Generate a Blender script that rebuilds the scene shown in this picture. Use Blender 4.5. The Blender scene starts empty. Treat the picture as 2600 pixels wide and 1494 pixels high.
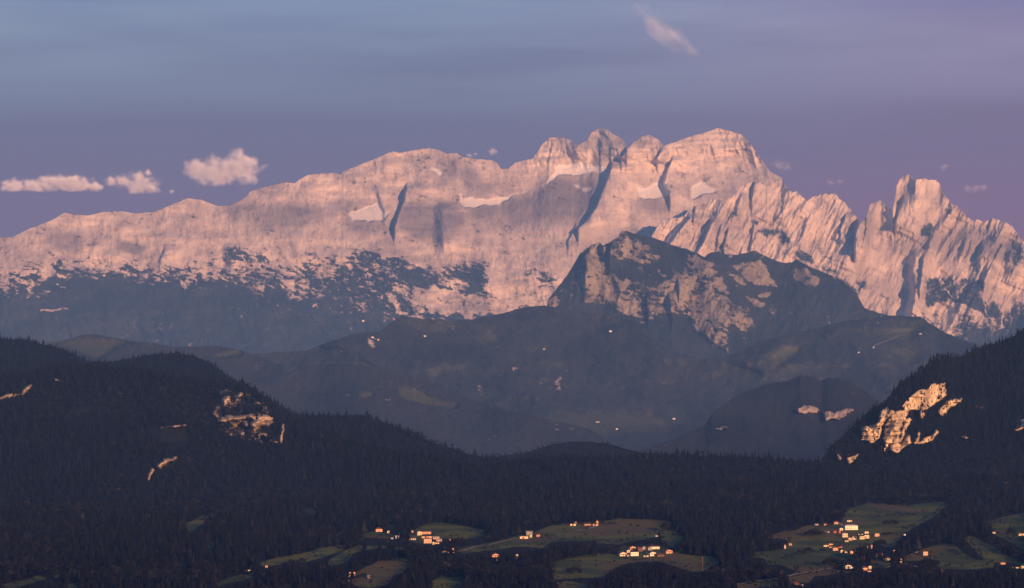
# Evening view through a long lens: a limestone massif in alpenglow, hazy wooded valley, dark forest ridges and hamlets on meadows
SKY_BAND = [(0.0, (1.75, 0.76, 1.54)), (0.24, (1.62, 0.64, 1.33)), (.36, (1.24, 0.74, 1.34)), (0.5, (1.58, 1.60, 2.62)), (.6, (1.25, 1.68, 3.65)), (1.0, (1.20, 1.88, 4.62))]
SKY_VEIL = (2.45, 2.85, 3.65)
SKY_MIX = 0.9; SKY_STR = 0.07; EXPOSURE = 1.03
HAZE_DENS = 2.4e-5; HAZE_COL = (.20, .45, .93)
import bpy, math, random
import numpy as np
from mathutils import Vector, Matrix
C = bpy.context.scene.collection
SC = bpy.context.scene
random.seed(7); RNG = np.random.default_rng(11)

# ------------------------------------------------------------------ camera
ALT = 1000.0                                   # the viewpoint's altitude (m); everything is in metres
FOV = 2*math.atan(0.2447/2)
K = 0.2447/2600.0
PITCH = math.atan((918-747)*K)                 # horizon at picture row 918 of 1494
cam = bpy.data.objects.new('camera', bpy.data.cameras.new('camera')); C.objects.link(cam)
cam.data.angle = FOV; cam.data.clip_start = 10; cam.data.clip_end = 250000
cam.location = (0, 0, ALT); cam.rotation_euler = (math.pi/2+PITCH, 0, 0)
SC.camera = cam
FW = (math.cos(PITCH), math.sin(PITCH)); UP = (-math.sin(PITCH), math.cos(PITCH))
def world(px, py, D):
    """the point at ground distance D (metres along +y) in the direction of picture coordinate px, py"""
    a = (px-1300)*K; b = (747-py)*K
    fy = FW[0]+b*UP[0]; fz = FW[1]+b*UP[1]
    return a/fy*D, D+0*px, ALT+fz/fy*D

# ------------------------------------------------------------------ sun, sky, exposure
SUN_AZ = math.radians(26); SUN_EL = math.radians(10)     # low evening sun from behind the viewer's right shoulder
sdir = Vector((math.sin(SUN_AZ)*math.cos(SUN_EL), -math.cos(SUN_AZ)*math.cos(SUN_EL), math.sin(SUN_EL)))
sl = bpy.data.lights.new('sun', 'SUN'); sun = bpy.data.objects.new('sun', sl); C.objects.link(sun)
sl.energy = 5.0; sl.angle = math.radians(0.5); sl.color = (1.0, 0.50, 0.24)
sun.rotation_euler = (-sdir).to_track_quat('-Z', 'Y').to_euler(); sun.location = (3000, -3000, 4000)
W = bpy.data.worlds.new('World'); SC.world = W; W.use_nodes = True
nt = W.node_tree; N = nt.nodes; L = nt.links
bg = N['Background']
sky = N.new('ShaderNodeTexSky'); sky.sky_type = 'NISHITA'; sky.sun_disc = False
sky.sun_elevation = SUN_EL; sky.sun_rotation = math.pi-SUN_AZ; sky.altitude = 1000
sky.air_density = 1.0; sky.dust_density = 0.6; sky.ozone_density = 4.0
tc = N.new('ShaderNodeTexCoord'); sep = N.new('ShaderNodeSeparateXYZ'); L.new(tc.outputs['Generated'], sep.inputs[0])
def ramp(nt, pts, interp='LINEAR'):
    r = nt.nodes.new('ShaderNodeValToRGB'); r.color_ramp.interpolation = interp
    e = r.color_ramp.elements
    while len(e) < len(pts): e.new(0.5)
    for k, (p, c) in enumerate(pts):
        e[k].position = p; e[k].color = (*c, 1) if len(c) == 3 else c
    return r
# twilight band opposite the sun: purple-grey shadow of the earth, rosy belt, blue above
el = N.new('ShaderNodeMapRange'); el.inputs[1].default_value = 0.0; el.inputs[2].default_value = 0.16
L.new(sep.outputs[2], el.inputs[0])
band = ramp(nt, SKY_BAND)
L.new(el.outputs[0], band.inputs[0])
# the rosy light grows towards the right
az = N.new('ShaderNodeMapRange'); az.interpolation_type = 'SMOOTHSTEP'; az.inputs[1].default_value = -0.03; az.inputs[2].default_value = 0.125
L.new(sep.outputs[0], az.inputs[0])
rosy = N.new('ShaderNodeMix'); rosy.data_type = 'RGBA'; rosy.blend_type = 'MULTIPLY'
L.new(az.outputs[0], rosy.inputs[0]); rosy.inputs[7].default_value = (1.36, .87, .95, 1)
# thin veils of cirrus
mp = N.new('ShaderNodeMapping'); mp.inputs['Scale'].default_value = (5, 5, 52); mp.inputs['Rotation'].default_value = (0, math.radians(5), 0)
L.new(tc.outputs['Generated'], mp.inputs[0])
nz = N.new('ShaderNodeTexNoise'); nz.inputs['Scale'].default_value = 1.0; nz.inputs['Detail'].default_value = 6; nz.inputs['Roughness'].default_value = 0.55
L.new(mp.outputs[0], nz.inputs[0])
vr = N.new('ShaderNodeMapRange'); vr.interpolation_type = 'SMOOTHSTEP'; vr.inputs[1].default_value = 0.38; vr.inputs[2].default_value = 0.66; vr.inputs[4].default_value = 0.7
L.new(nz.outputs[0], vr.inputs[0])
hm = N.new('ShaderNodeMath'); hm.operation = 'MULTIPLY'
hr = N.new('ShaderNodeMapRange'); hr.interpolation_type = 'SMOOTHSTEP'; hr.inputs[1].default_value = 0.045; hr.inputs[2].default_value = 0.085; L.new(sep.outputs[2], hr.inputs[0])
L.new(vr.outputs[0], hm.inputs[0]); L.new(hr.outputs[0], hm.inputs[1])
veil = N.new('ShaderNodeMix'); veil.data_type = 'RGBA'
L.new(hm.outputs[0], veil.inputs[0]); L.new(band.outputs[0], veil.inputs[6]); L.new(veil.outputs[2], rosy.inputs[6]); veil.inputs[7].default_value = (*SKY_VEIL, 1)
mixs = N.new('ShaderNodeMix'); mixs.data_type = 'RGBA'
# the band takes over from the plain sky model near the horizon
lo = N.new('ShaderNodeMapRange'); lo.inputs[1].default_value = 0.35; lo.inputs[2].default_value = 0.10; lo.inputs[3].default_value = 0.0; lo.inputs[4].default_value = SKY_MIX; L.new(sep.outputs[2], lo.inputs[0])
L.new(lo.outputs[0], mixs.inputs[0]); L.new(sky.outputs[0], mixs.inputs[6]); L.new(rosy.outputs[2], mixs.inputs[7])
L.new(mixs.outputs[2], bg.inputs[0]); bg.inputs[1].default_value = SKY_STR
SC.view_settings.view_transform = 'Standard'; SC.view_settings.look = 'None'; SC.view_settings.gamma = 1
SC.view_settings.exposure = EXPOSURE
cy = SC.cycles
cy.max_bounces = 4; cy.diffuse_bounces = 2; cy.glossy_bounces = 1; cy.volume_bounces = 1; cy.transparent_max_bounces = 8
cy.use_denoising = True; cy.denoiser = 'OPENIMAGEDENOISE'; cy.denoising_input_passes = 'RGB_ALBEDO_NORMAL'
cy.sample_clamp_indirect = 4; cy.use_adaptive_sampling = False
cy.volume_max_steps = 256

# ------------------------------------------------------------------ helpers
def tag(o, label=None, cat=None, group=None, kind=None):
    if label: o['label'] = label
    if cat: o['category'] = cat
    if group: o['group'] = group
    if kind: o['kind'] = kind
    return o
def mesh_np(name, V, F, mats=(), midx=None, cols=None, smooth=False):
    """mesh from numpy arrays; F is an (n,3) or (n,4) index array or a list of such arrays"""
    Fs = F if isinstance(F, list) else [F]
    me = bpy.data.meshes.new(name)
    me.vertices.add(len(V)); me.vertices.foreach_set('co', np.ascontiguousarray(V, np.float32).ravel())
    loops = np.concatenate([f.ravel() for f in Fs]).astype(np.int32)
    tot = np.concatenate([np.full(len(f), f.shape[1], np.int32) for f in Fs])
    st = np.concatenate([[0], np.cumsum(tot)[:-1]]).astype(np.int32)
    me.loops.add(len(loops)); me.loops.foreach_set('vertex_index', loops)
    me.polygons.add(len(tot)); me.polygons.foreach_set('loop_start', st)
    if midx is not None: me.polygons.foreach_set('material_index', np.asarray(midx, np.int32))
    me.polygons.foreach_set('use_smooth', np.full(len(tot), smooth))
    for m in mats: me.materials.append(m)
    if cols is not None:
        a = me.color_attributes.new('cover', 'FLOAT_COLOR', 'POINT')
        a.data.foreach_set('color', np.ascontiguousarray(cols, np.float32).ravel())
    me.update(calc_edges=True)
    return me
def obj(name, me, parent=None, loc=None):
    o = bpy.data.objects.new(name, me); C.objects.link(o)
    if parent: o.parent = parent
    if loc is not None: o.location = loc
    return o
def _hash(ix, iy, s):
    h = (ix.astype(np.int64)*374761393 + iy.astype(np.int64)*668265263 + s*974634777) & 0xFFFFFFFF
    h = ((h ^ (h >> 13))*1274126177) & 0xFFFFFFFF
    return ((h ^ (h >> 16)) & 0xFFFF)/65535.0*2*math.pi
def perlin(x, y, s=0):
    ix = np.floor(x); iy = np.floor(y); fx = x-ix; fy = y-iy
    u = fx*fx*fx*(fx*(fx*6-15)+10); v = fy*fy*fy*(fy*(fy*6-15)+10)
    def g(a, b):
        t = _hash(ix+a, iy+b, s); return np.cos(t)*(fx-a)+np.sin(t)*(fy-b)
    n0 = g(0, 0)*(1-u)+g(1, 0)*u; n1 = g(0, 1)*(1-u)+g(1, 1)*u
    return (n0*(1-v)+n1*v)*1.5
def fbm(x, y, s=0, o=5, gain=0.5):
    t = 0; a = 1; q = 0
    for i in range(o):
        t = t+a*perlin(x*2**i, y*2**i, s+i); q += a; a *= gain
    return t/q
def ridged(x, y, s=0, o=4, gain=0.5):
    t = 0; a = 1; q = 0; w = 1
    for i in range(o):
        r = (1-np.abs(perlin(x*2**i, y*2**i, s+i)))**2
        t = t+a*r*w; w = np.clip(r*1.3, 0, 1); q += a; a *= gain
    return t/q
def crop(ox, oy, s):
    return lambda *p: [(ox+s*x, oy+s*y) for x, y in p]
c1 = crop(0, 350, .3552); c2 = crop(850, 300, .3777); c3 = crop(1700, 300, .4121); c4 = crop(0, 800, .4121)
c5 = crop(700, 800, .3552); c6 = crop(1700, 800, .3552); c7 = crop(1350, 550, .3157); c8 = crop(400, 580, .3552); c9 = crop(2050, 700, .2170)
cA = crop(600, 1270, .1973); cB = crop(900, 1270, .1973); cC = crop(1400, 1270, .1973); cD = crop(1850, 1270, .1579); cE = crop(2200, 1270, .1579); cG = crop(0, 1200, .2762)
def inpoly(px, py, poly):
    r = np.zeros(px.shape, bool); n = len(poly); j = n-1
    for i in range(n):
        xi, yi = poly[i]; xj, yj = poly[j]
        if yi != yj: r ^= ((yi > py) != (yj > py)) & (px < (xj-xi)*(py-yi)/(yj-yi)+xi)
        j = i
    return r
def blur(a, rx, ry):
    for ax, r in ((1, rx), (0, ry)):
        r = int(r)
        if r < 1: continue
        for _ in range(2):
            p = np.pad(a, [(r+1, r) if k == ax else (0, 0) for k in range(2)], mode='edge')
            c = np.cumsum(p, axis=ax)
            a = (np.take(c, range(2*r+1, c.shape[ax]), axis=ax)-np.take(c, range(0, c.shape[ax]-2*r-1), axis=ax))/(2*r+1)
    return a
def sstep(a, b, x):
    t = np.clip((x-a)/(b-a), 0, 1); return t*t*(3-2*t)

class Land:
    """a slope of real relief: lateral position and height follow the traced skyline, depth follows the slope angle
    (ground distance grows uphill by height/tan(slope)), then ribs, gullies and terraces push it in and out."""
    def __init__(s, top, bottom, x0, x1, step, Dbot, rows=None, jag=0, seed=1, warp=6):
        s.x = np.arange(x0, x1+step, step, dtype=float); tp = np.array(top, float)
        s.top = np.interp(s.x, tp[:, 0], tp[:, 1])
        if jag: s.top = s.top+jag*fbm(s.x/14, s.x*0+seed, seed, 4, .6)
        bt = np.array(bottom, float) if not np.isscalar(bottom) else np.array([(x0, bottom), (x1, bottom)], float)
        s.bot = np.maximum(np.interp(s.x, bt[:, 0], bt[:, 1]), s.top+8)
        n = rows or int((s.bot-s.top).max()/step); s.n = n; s.step = step
        t = np.linspace(0, 1, n)[:, None]
        s.py = s.bot[None]*(1-t)+s.top[None]*t; s.px = np.repeat(s.x[None], n, 0); s.t = np.repeat(t, len(s.x), 1)
        db = np.array(Dbot, float) if not np.isscalar(Dbot) else np.array([(x0, Dbot), (x1, Dbot)], float)
        s.D0 = np.interp(s.x, db[:, 0], db[:, 1]); s.slope = np.full(s.py.shape, 35.0)
        Dm = s.D0.mean(); s.X = s.px*K*Dm; s.Z = (918-s.py)*K*Dm; s.seed = seed; s.m = K*Dm
        s.wx = s.px+warp*fbm(s.X/ (90*s.m/2.5)/1, s.Z/(90*s.m/2.5), seed+50, 4, .6)*2; s.wy = s.py+warp*fbm(s.X/(90*s.m/2.5), s.Z/(90*s.m/2.5), seed+70, 4, .6)*2
        s.cov = np.zeros(s.py.shape+(4,))
    def mask(s, polys, soft=0, warp=True):
        m = np.zeros(s.py.shape)
        for p in polys: m = np.maximum(m, inpoly(s.wx if warp else s.px, s.wy if warp else s.py, p))
        return blur(m, soft/s.step, soft/s.step) if soft else m
    def depth(s, lat=0):
        D = np.empty(s.py.shape); D[0] = s.D0
        ct = 1/np.tan(np.radians(s.slope))
        for i in range(1, s.n): D[i] = D[i-1]+np.maximum(s.py[i-1]-s.py[i], 0)*K*D[i-1]*ct[i]
        if lat:
            ref = s.D0[None]*(1+(s.bot[None]-s.py)*K/math.tan(math.radians(35))); D = ref+blur(D-ref, lat/s.step, 0)
        s.D = D
    def rib(s, pts, amp, wl, wr, fade=16):
        """a buttress juts out by amp metres right of the line, dropping off sharply on its left"""
        p = sorted([(y, x) for x, y in pts]); ys = [a for a, b in p]; xs = [b for a, b in p]
        xr = np.interp(s.py, ys, xs); d = s.px-xr+1.5*fbm(s.px/9, s.py/9, 5, 3)
        prof = np.where(d < 0, 1-sstep(0, wl, -d), 1-sstep(0, wr, d))
        s.D -= amp*prof*sstep(ys[0]-fade, ys[0]+fade*.4, s.py)*(1-sstep(ys[-1]-fade, ys[-1]+fade*3.5, s.py))
    def build(s, name, mat, back=1500, drop=1500, skirt=True, smooth=True):
        x, y, z = world(s.px, s.py, s.D); V = np.stack([x, y, z], -1); rows = [V]; cov = [s.cov]
        for f in (.06, .2, .5, 1.0):                            # the far side of the crest
            b = V[-1].copy(); b[:, 1] += back*f; b[:, 0] *= 1+back*f/np.maximum(b[:, 1], 1); b[:, 2] -= drop*f**1.3
            rows.append(b[None]); cov.append(s.cov[-1:])
        if skirt:
            b = V[0].copy(); b[:, 2] = 540; rows.insert(0, b[None]); cov.insert(0, s.cov[:1])
        V = np.concatenate(rows); cov = np.concatenate(cov); r, c = V.shape[:2]
        i = np.arange(r*c).reshape(r, c)
        F = np.stack([i[:-1, :-1], i[:-1, 1:], i[1:, 1:], i[1:, :-1]], -1).reshape(-1, 4)
        o = obj(name, mesh_np(name, V.reshape(-1, 3), F, [mat], cols=cov.reshape(-1, 4), smooth=smooth))
        return o
    def at(s, px, py):
        """ground point seen at px, py (clamped to the slope)"""
        px = np.atleast_1d(np.asarray(px, float)); py = np.atleast_1d(np.asarray(py, float))
        u = np.clip((px-s.x[0])/s.step, 0, len(s.x)-1.001); j = u.astype(int); fu = u-j
        tp = s.top[j]*(1-fu)+s.top[j+1]*fu; bt = s.bot[j]*(1-fu)+s.bot[j+1]*fu
        v = np.clip((bt-py)/(bt-tp), 0, 1)*(s.n-1); v = np.clip(v, 0, s.n-1.001); i = v.astype(int); fv = v-i
        D = (s.D[i, j]*(1-fu)+s.D[i, j+1]*fu)*(1-fv)+(s.D[i+1, j]*(1-fu)+s.D[i+1, j+1]*fu)*fv
        pc = bt+(tp-bt)*(v/(s.n-1))
        return np.stack(world(px, pc, D), -1)

# ------------------------------------------------------------------ materials
def newmat(name):
    m = bpy.data.materials.new(name); m.use_nodes = True; n = m.node_tree
    b = n.nodes['Principled BSDF']; b.inputs['Specular IOR Level'].default_value = 0.1; b.inputs['Roughness'].default_value = 0.9
    return m, n, b
def noise(n, scale, detail=5, rough=.6, stretch=(1, 1, 1), rot=(0, 0, 0), coord=None):
    t = n.nodes.new('ShaderNodeTexCoord'); mp = n.nodes.new('ShaderNodeMapping'); mp.inputs['Scale'].default_value = stretch; mp.inputs['Rotation'].default_value = rot
    n.links.new(t.outputs['Object'], mp.inputs[0])
    z = n.nodes.new('ShaderNodeTexNoise'); z.inputs['Scale'].default_value = scale; z.inputs['Detail'].default_value = detail; z.inputs['Roughness'].default_value = rough
    n.links.new(mp.outputs[0], z.inputs[0]); return z.outputs[0]
def mth(n, op, a, b):
    m = n.nodes.new('ShaderNodeMath'); m.operation = op
    for k, v in ((0, a), (1, b)):
        if isinstance(v, (int, float)): m.inputs[k].default_value = v
        else: n.links.new(v, m.inputs[k])
    return m.outputs[0]
def mrange(n, v, a, b, c=0, d=1, smooth=True):
    m = n.nodes.new('ShaderNodeMapRange'); m.interpolation_type = 'SMOOTHSTEP' if smooth else 'LINEAR'
    n.links.new(v, m.inputs[0])
    for k, q in ((1, a), (2, b), (3, c), (4, d)): m.inputs[k].default_value = q
    return m.outputs[0]
def mixc(n, f, a, b):
    m = n.nodes.new('ShaderNodeMix'); m.data_type = 'RGBA'
    if isinstance(f, (int, float)): m.inputs[0].default_value = f
    else: n.links.new(f, m.inputs[0])
    for k, v in ((6, a), (7, b)):
        if isinstance(v, tuple): m.inputs[k].default_value = (*v, 1)
        else: n.links.new(v, m.inputs[k])
    return m.outputs[2]
def land_mat(name, rock=((.63, .525, .455), (.45, .375, .34)), veg=((.036, .045, .048), (.022, .031, .037)), meadow=((.10, .10, .055), (.065, .075, .042)),
             snow=(.80, .76, .72), scale=1.0, bump=25, edge=.16, fl=.55):
    """cover attribute: R plant cover, G snow, B meadow, A darker ice-worn rock and painted slope shade"""
    m, n, b = newmat(name)
    at = n.nodes.new('ShaderNodeAttribute'); at.attribute_name = 'cover'
    s = n.nodes.new('ShaderNodeSeparateColor'); n.links.new(at.outputs['Color'], s.inputs[0])
    big = noise(n, .0035*scale, 6, .65, (1, .4, .8)); fine = noise(n, .016*scale, 7, .7, (1, .35, .7), (0, .5, 0)); mid = noise(n, .008*scale, 6, .6, (1, .4, .45), (0, -.3, 0))
    rk = mixc(n, mrange(n, mid, .36, .66), rock[0], rock[1])
    flute = noise(n, .02*scale, 6, .7, (1, .3, .22), (0, .12, 0))
    rk = mixc(n, mrange(n, flute, .5, .68, 0, fl), rk, (rock[1][0]*.72, rock[1][1]*.72, rock[1][2]*.78))
    rk = mixc(n, mrange(n, fine, .5, .72, 0, .75), rk, (rock[1][0]*.62, rock[1][1]*.62, rock[1][2]*.66))
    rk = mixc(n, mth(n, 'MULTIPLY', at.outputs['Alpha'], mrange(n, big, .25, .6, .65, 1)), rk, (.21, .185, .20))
    speck = noise(n, .04*scale, 5, .7, (1, .4, 1.6), (0, .45, 0))
    vg = mixc(n, mrange(n, big, .38, .62), veg[0], veg[1]); vg = mixc(n, mrange(n, fine, .54, .75, 0, .7), vg, (veg[0][0]*1.7, veg[0][1]*1.5, veg[0][2]*1.3))
    vg = mixc(n, mrange(n, speck, .52, .8, 0, .6), vg, (veg[1][0]*.45, veg[1][1]*.45, veg[1][2]*.5))
    md = mixc(n, mrange(n, mid, .35, .65), meadow[0], meadow[1])
    nz = mth(n, 'ADD', mth(n, 'MULTIPLY', mth(n, 'SUBTRACT', fine, .5), 1.3), mth(n, 'MULTIPLY', mth(n, 'SUBTRACT', mid, .5), 1.0))
    fv = mrange(n, mth(n, 'ADD', mth(n, 'ADD', s.outputs[0], nz), mth(n, 'MULTIPLY', mth(n, 'SUBTRACT', speck, .5), 1.5)), .5-edge, .5+edge)
    fs = mrange(n, mth(n, 'ADD', s.outputs[1], mth(n, 'MULTIPLY', nz, .8)), .18, .85, 0, .72)
    fm = mrange(n, mth(n, 'ADD', s.outputs[2], mth(n, 'MULTIPLY', nz, .8)), .25, .85)
    col = mixc(n, fm, mixc(n, fs, mixc(n, fv, rk, vg), snow), md)
    n.links.new(col, b.inputs['Base Color'])
    bp = n.nodes.new('ShaderNodeBump'); bp.inputs['Strength'].default_value = 1.0; bp.inputs['Distance'].default_value = bump
    amp = mth(n, 'MULTIPLY', mth(n, 'ADD', mth(n, 'ADD', fine, mth(n, 'MULTIPLY', flute, .9)), mth(n, 'MULTIPLY', mid, .9)), mth(n, 'SUBTRACT', 1.0, mth(n, 'MULTIPLY', mth(n, 'MAXIMUM', fs, fm), .8)))
    n.links.new(amp, bp.inputs['Height']); n.links.new(bp.outputs[0], b.inputs['Normal'])
    return m
# ------------------------------------------------------------------ the massif
M_rock = land_mat('limestone', edge=.26, bump=15, fl=.38)
M_peak = land_mat('grey_rock', rock=((.31, .265, .215), (.185, .165, .145)), edge=.18, veg=((.032, .041, .043), (.021, .029, .034)))
M_slope = land_mat('wooded_slope', bump=16, veg=((.046, .054, .052), (.029, .037, .040)))
top1 = (c1((-1600, 900), (-700, 850), (-300, 800), (-60, 735), (0, 715), (90, 710), (200, 655), (370, 590), (460, 535), (530, 550), (640, 555), (740, 530), (880, 525), (950, 540), (1100, 532), (1200, 490), (1340, 432), (1440, 445), (1560, 490), (1660, 480), (1760, 425), (1790, 382), (1900, 350), (2040, 318), (2100, 325), (2200, 265), (2300, 255), (2400, 250), (2440, 265))
  + c2((55, 360), (60, 355), (130, 330), (240, 285), (390, 222), (440, 235), (560, 210), (640, 200), (700, 215), (750, 240), (820, 235), (850, 260), (950, 275), (1060, 285), (1090, 300), (1120, 345), (1165, 340), (1215, 300), (1330, 270), (1360, 230), (1400, 170), (1450, 130), (1520, 130), (1590, 150), (1610, 180), (1640, 180), (1700, 145), (1730, 90), (1775, 70), (1830, 75), (1870, 110), (1930, 135), (1957, 178), (1960, 200), (1980, 195), (2010, 160), (2060, 125), (2110, 113), (2160, 135), (2215, 185), (2260, 170))
  + c3((80, 130), (140, 110), (230, 85), (295, 62), (350, 75), (440, 100), (490, 150), (560, 250), (620, 330), (690, 370), (740, 480), (900, 640), (1100, 800), (1500, 1000), (2500, 1050)))
A = Land(top1, 960, -500, 2500, 2, 26200, jag=2.2, seed=3)
px, py = A.px, A.py
glac = A.mask([c2((1475, 330), (1560, 325), (1660, 295), (1780, 325), (1850, 335), (1800, 372), (1600, 385), (1480, 365)),
  c2((845, 500), (880, 540), (1000, 540), (1130, 545), (1220, 510), (1330, 480), (1420, 440), (1470, 372), (1560, 372), (1500, 400), (1480, 420), (1380, 470), (1230, 520), (1100, 590), (980, 590), (880, 610), (840, 570)),
  c2((1580, 458), (1740, 470), (1730, 490), (1620, 482)), c2((2025, 440), (2100, 480), (2220, 410), (2250, 520), (2150, 545), (2040, 545)),
  c3((125, 440), (190, 405), (260, 430), (310, 455), (240, 470), (140, 500)), c2((100, 640), (220, 610), (290, 570), (310, 620), (370, 640), (340, 690), (180, 690), (120, 700)), c2((640, 330), (740, 370), (720, 400), (650, 370))], 5)
ice = A.mask([c2((1400, 430), (1560, 390), (1800, 380), (1720, 640), (1690, 700), (1300, 720), (950, 690), (870, 620), (1100, 600), (1250, 520)), c2((2020, 545), (2260, 545), (2240, 640), (2050, 640)), c2((100, 700), (340, 690), (370, 750), (130, 780))], 14)
up = sstep(470, 380, py)*sstep(1250, 1400, px)
A.slope = 33+22*up+9*fbm(A.X/500, A.Z/160, 9, 4)
A.slope = A.slope*(1-blur(np.maximum(glac, ice*.7), 8, 8))+19*blur(np.maximum(glac, ice*.7), 8, 8)
A.slope = np.where(py > 640, np.maximum(A.slope, 30), A.slope)+6*sstep(700, 850, py)*0
A.slope = np.clip(A.slope, 14, 72)
A.depth(110)
rough = (.50+.75*up+.35*sstep(1250, 900, px)*sstep(520, 430, py)+.3*sstep(620, 680, py))*(1-.85*blur(np.maximum(glac, ice*.75), 10, 10))
q = A.X+.25*A.Z
disp = 150*(ridged(q/1500, A.Z/2100, 21, 3)-.5)+62*(ridged(q/420, A.Z/800, 31, 3)-.5)+46*(ridged(q/150, A.Z/330, 41, 3)-.5)+22*ridged(q/56, A.Z/130, 51, 3)+7*ridged(q/22, A.Z/40, 53, 2)
disp = disp*(.72+.28*up)+250*fbm(A.X/900+.3*A.Z/900, A.Z/420, 65, 4)+85*fbm((A.X+.8*A.Z)/300, A.Z/150, 66, 4)
disp += (40*sstep(-.15, .15, perlin(A.X/900, A.Z/130, 61))+14*sstep(-.1, .1, perlin(A.X/420, A.Z/48, 62)))*(.25+.5*up)
A.D -= disp*rough
for pts, amp, wl, wr in [(c2((1862, 325), (1841, 400), (1800, 500), (1760, 600), (1700, 690), (1640, 740)), 165, 5, 130), (c2((1978, 190), (1962, 215), (1928, 262)), 85, 3, 60),
   (c2((487, 470), (470, 560), (430, 650), (405, 740)), 150, 6, 120), (c2((2272, 280), (2232, 370), (2215, 440), (2255, 530)), 110, 4, 60), (c2((2195, 225), (2170, 262)), 90, 3, 30),
   (c2((1620, 730), (1570, 830)), 60, 3, 60), (c2((1785, 150), (1790, 330)), 26, 5, 40), (c2((1860, 180), (1862, 330)), 26, 8, 40),
   (c1((1190, 795), (1150, 880)), 60, 8, 60), (c1((1640, 790), (1660, 900)), 90, 22, 60), (c2((300, 500), (345, 640)), 50, 12, 40), (c2((730, 600), (740, 830)), 120, 30, 90), (c2((1465, 180), (1440, 300)), 40, 6, 60)]:
    A.rib(pts, amp, wl, wr)
tl = np.interp(px, [-200, 0, 130, 200, 330, 400, 520, 560, 600, 640, 700, 850, 950, 1100, 1300, 2500], [715, 715, 695, 682, 686, 694, 692, 680, 664, 684, 690, 700, 722, 775, 790, 790])
sw = np.interp(px, [-200, 130, 200, 400, 560, 700, 850, 1000, 1200, 2500], [50, 45, 26, 24, 40, 58, 62, 60, 40, 40])
rs, rt = .91*A.X-.42*A.Z, .42*A.X+.91*A.Z; wq = 1.1*fbm(A.X/140, A.Z/140, 88, 4, .6)
lum = .75*fbm(rs/260+wq*.5, rt/85+wq, 81, 6, .72)+.9*fbm(rs/62+wq, rt/24+wq, 83, 4, .7)
veg = .5+.5*np.clip((py-tl)/(sw*1.35), -1.6, 1.6)
band = A.mask([c2((150, 880), (260, 905), (330, 950), (430, 940), (560, 1000), (700, 1010), (900, 1000), (1040, 970), (1010, 1040), (1000, 1100), (1040, 1190), (930, 1200), (800, 1160), (640, 1160), (480, 1140), (330, 1190), (420, 1280), (520, 1340), (300, 1360), (0, 1500), (0, 1000)),
   c2((1250, 985), (1330, 1010), (1500, 1090), (1480, 1140), (1380, 1110)), c8((500, 160), (540, 125), (680, 210), (640, 240), (580, 260), (500, 330))], 9)
pale = A.mask([c2((540, 1180), (640, 1170), (800, 1170), (930, 1210), (1050, 1200), (1050, 1100), (1090, 990), (1240, 1000), (1420, 1200), (1425, 1260), (1200, 1290), (1000, 1330), (700, 1330), (560, 1290))], 7)
veg = np.maximum(veg, band*.82)*(1-.9*pale)+.10*pale
veg = veg+1.5*lum*np.clip(1.45-np.abs(veg-.5)*1.7, .34, 1)
scar = A.mask([c8((1630, 460), (1670, 480), (1740, 580), (1820, 640), (1720, 600)), c8((650, 400), (790, 400), (790, 430), (700, 425)), c8((940, 490), (1040, 490), (1030, 512), (950, 508)), c1((290, 1240), (350, 1225), (490, 1215), (490, 1235), (400, 1240), (300, 1255))], 2)
veg = veg*(1-.8*scar)
A.cov[..., 0] = np.clip(veg, 0, 1); A.cov[..., 1] = glac; slope_shade = A.mask([c1((1600, 470), (2100, 480), (2400, 560), (2100, 640), (1900, 660), (1640, 600)), c2((430, 560), (700, 540), (850, 620), (870, 700), (830, 830), (560, 830), (430, 700)), c1((400, 660), (590, 700), (590, 850), (300, 760)), c1((830, 730), (1050, 780), (1000, 850), (820, 800)), c2((880, 420), (1250, 420), (1200, 500), (900, 520)), c2((1780, 120), (1880, 200), (1860, 320), (1720, 310)), c2((640, 250), (760, 250), (950, 330), (1000, 420), (760, 400))], 9)  # this last mask paints the shade of turned-away slopes as darker purple rock
A.cov[..., 3] = np.clip(ice*.95+.75*slope_shade+.5*sstep(.02, .3, fbm(A.X/700, A.Z/260, 91, 4))*sstep(430, 520, py)*(1-glac), 0, 1)
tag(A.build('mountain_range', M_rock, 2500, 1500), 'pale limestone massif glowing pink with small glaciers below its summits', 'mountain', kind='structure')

# ------------------------------------------------------------------ the jagged ridge with the twin horn
top2 = [(1500, 760), (1600, 650)] + c2((2130, 790), (2165, 735), (2200, 690), (2240, 680), (2290, 670)) + c3((70, 620), (130, 560), (190, 520), (260, 500), (320, 508), (380, 490), (440, 430), (500, 390), (560, 400), (600, 425), (690, 372), (720, 420), (740, 450), (790, 460), (850, 515), (880, 485), (960, 470), (1010, 465), (1060, 500), (1110, 560), (1165, 630), (1180, 640), (1210, 610), (1228, 560), (1234, 530), (1300, 512), (1350, 545), (1368, 560), (1376, 560), (1392, 480), (1400, 410), (1440, 355), (1480, 350), (1505, 375), (1516, 386), (1522, 376), (1600, 375), (1660, 395), (1690, 470), (1740, 525), (1810, 580), (1865, 635), (1910, 630), (1940, 640), (1990, 620), (2040, 630), (2110, 665), (2150, 720), (2180, 760), (2300, 800), (2700, 900))
B = Land(top2, 930, 1560, 3200, 1.6, 26000, jag=9, seed=5)
px, py = B.px, B.py
towers = np.maximum(B.mask([c3((1225, 520), (1400, 340), (1680, 370), (1720, 540), (1680, 640), (1450, 640), (1380, 600), (1370, 680), (1230, 680))], 8), sstep(560, 500, py)*sstep(2000, 1900, px)*.6)
scree = B.mask([c9((700, 0), (1150, 0), (1190, 100), (1050, 250), (1100, 480), (950, 480), (700, 380), (800, 300)), c3((1400, 830), (1460, 920), (1450, 1000), (1240, 900), (1160, 780), (1360, 720)), c3((1650, 900), (1720, 870), (1830, 880), (1860, 960), (1700, 960))], 8)
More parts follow.
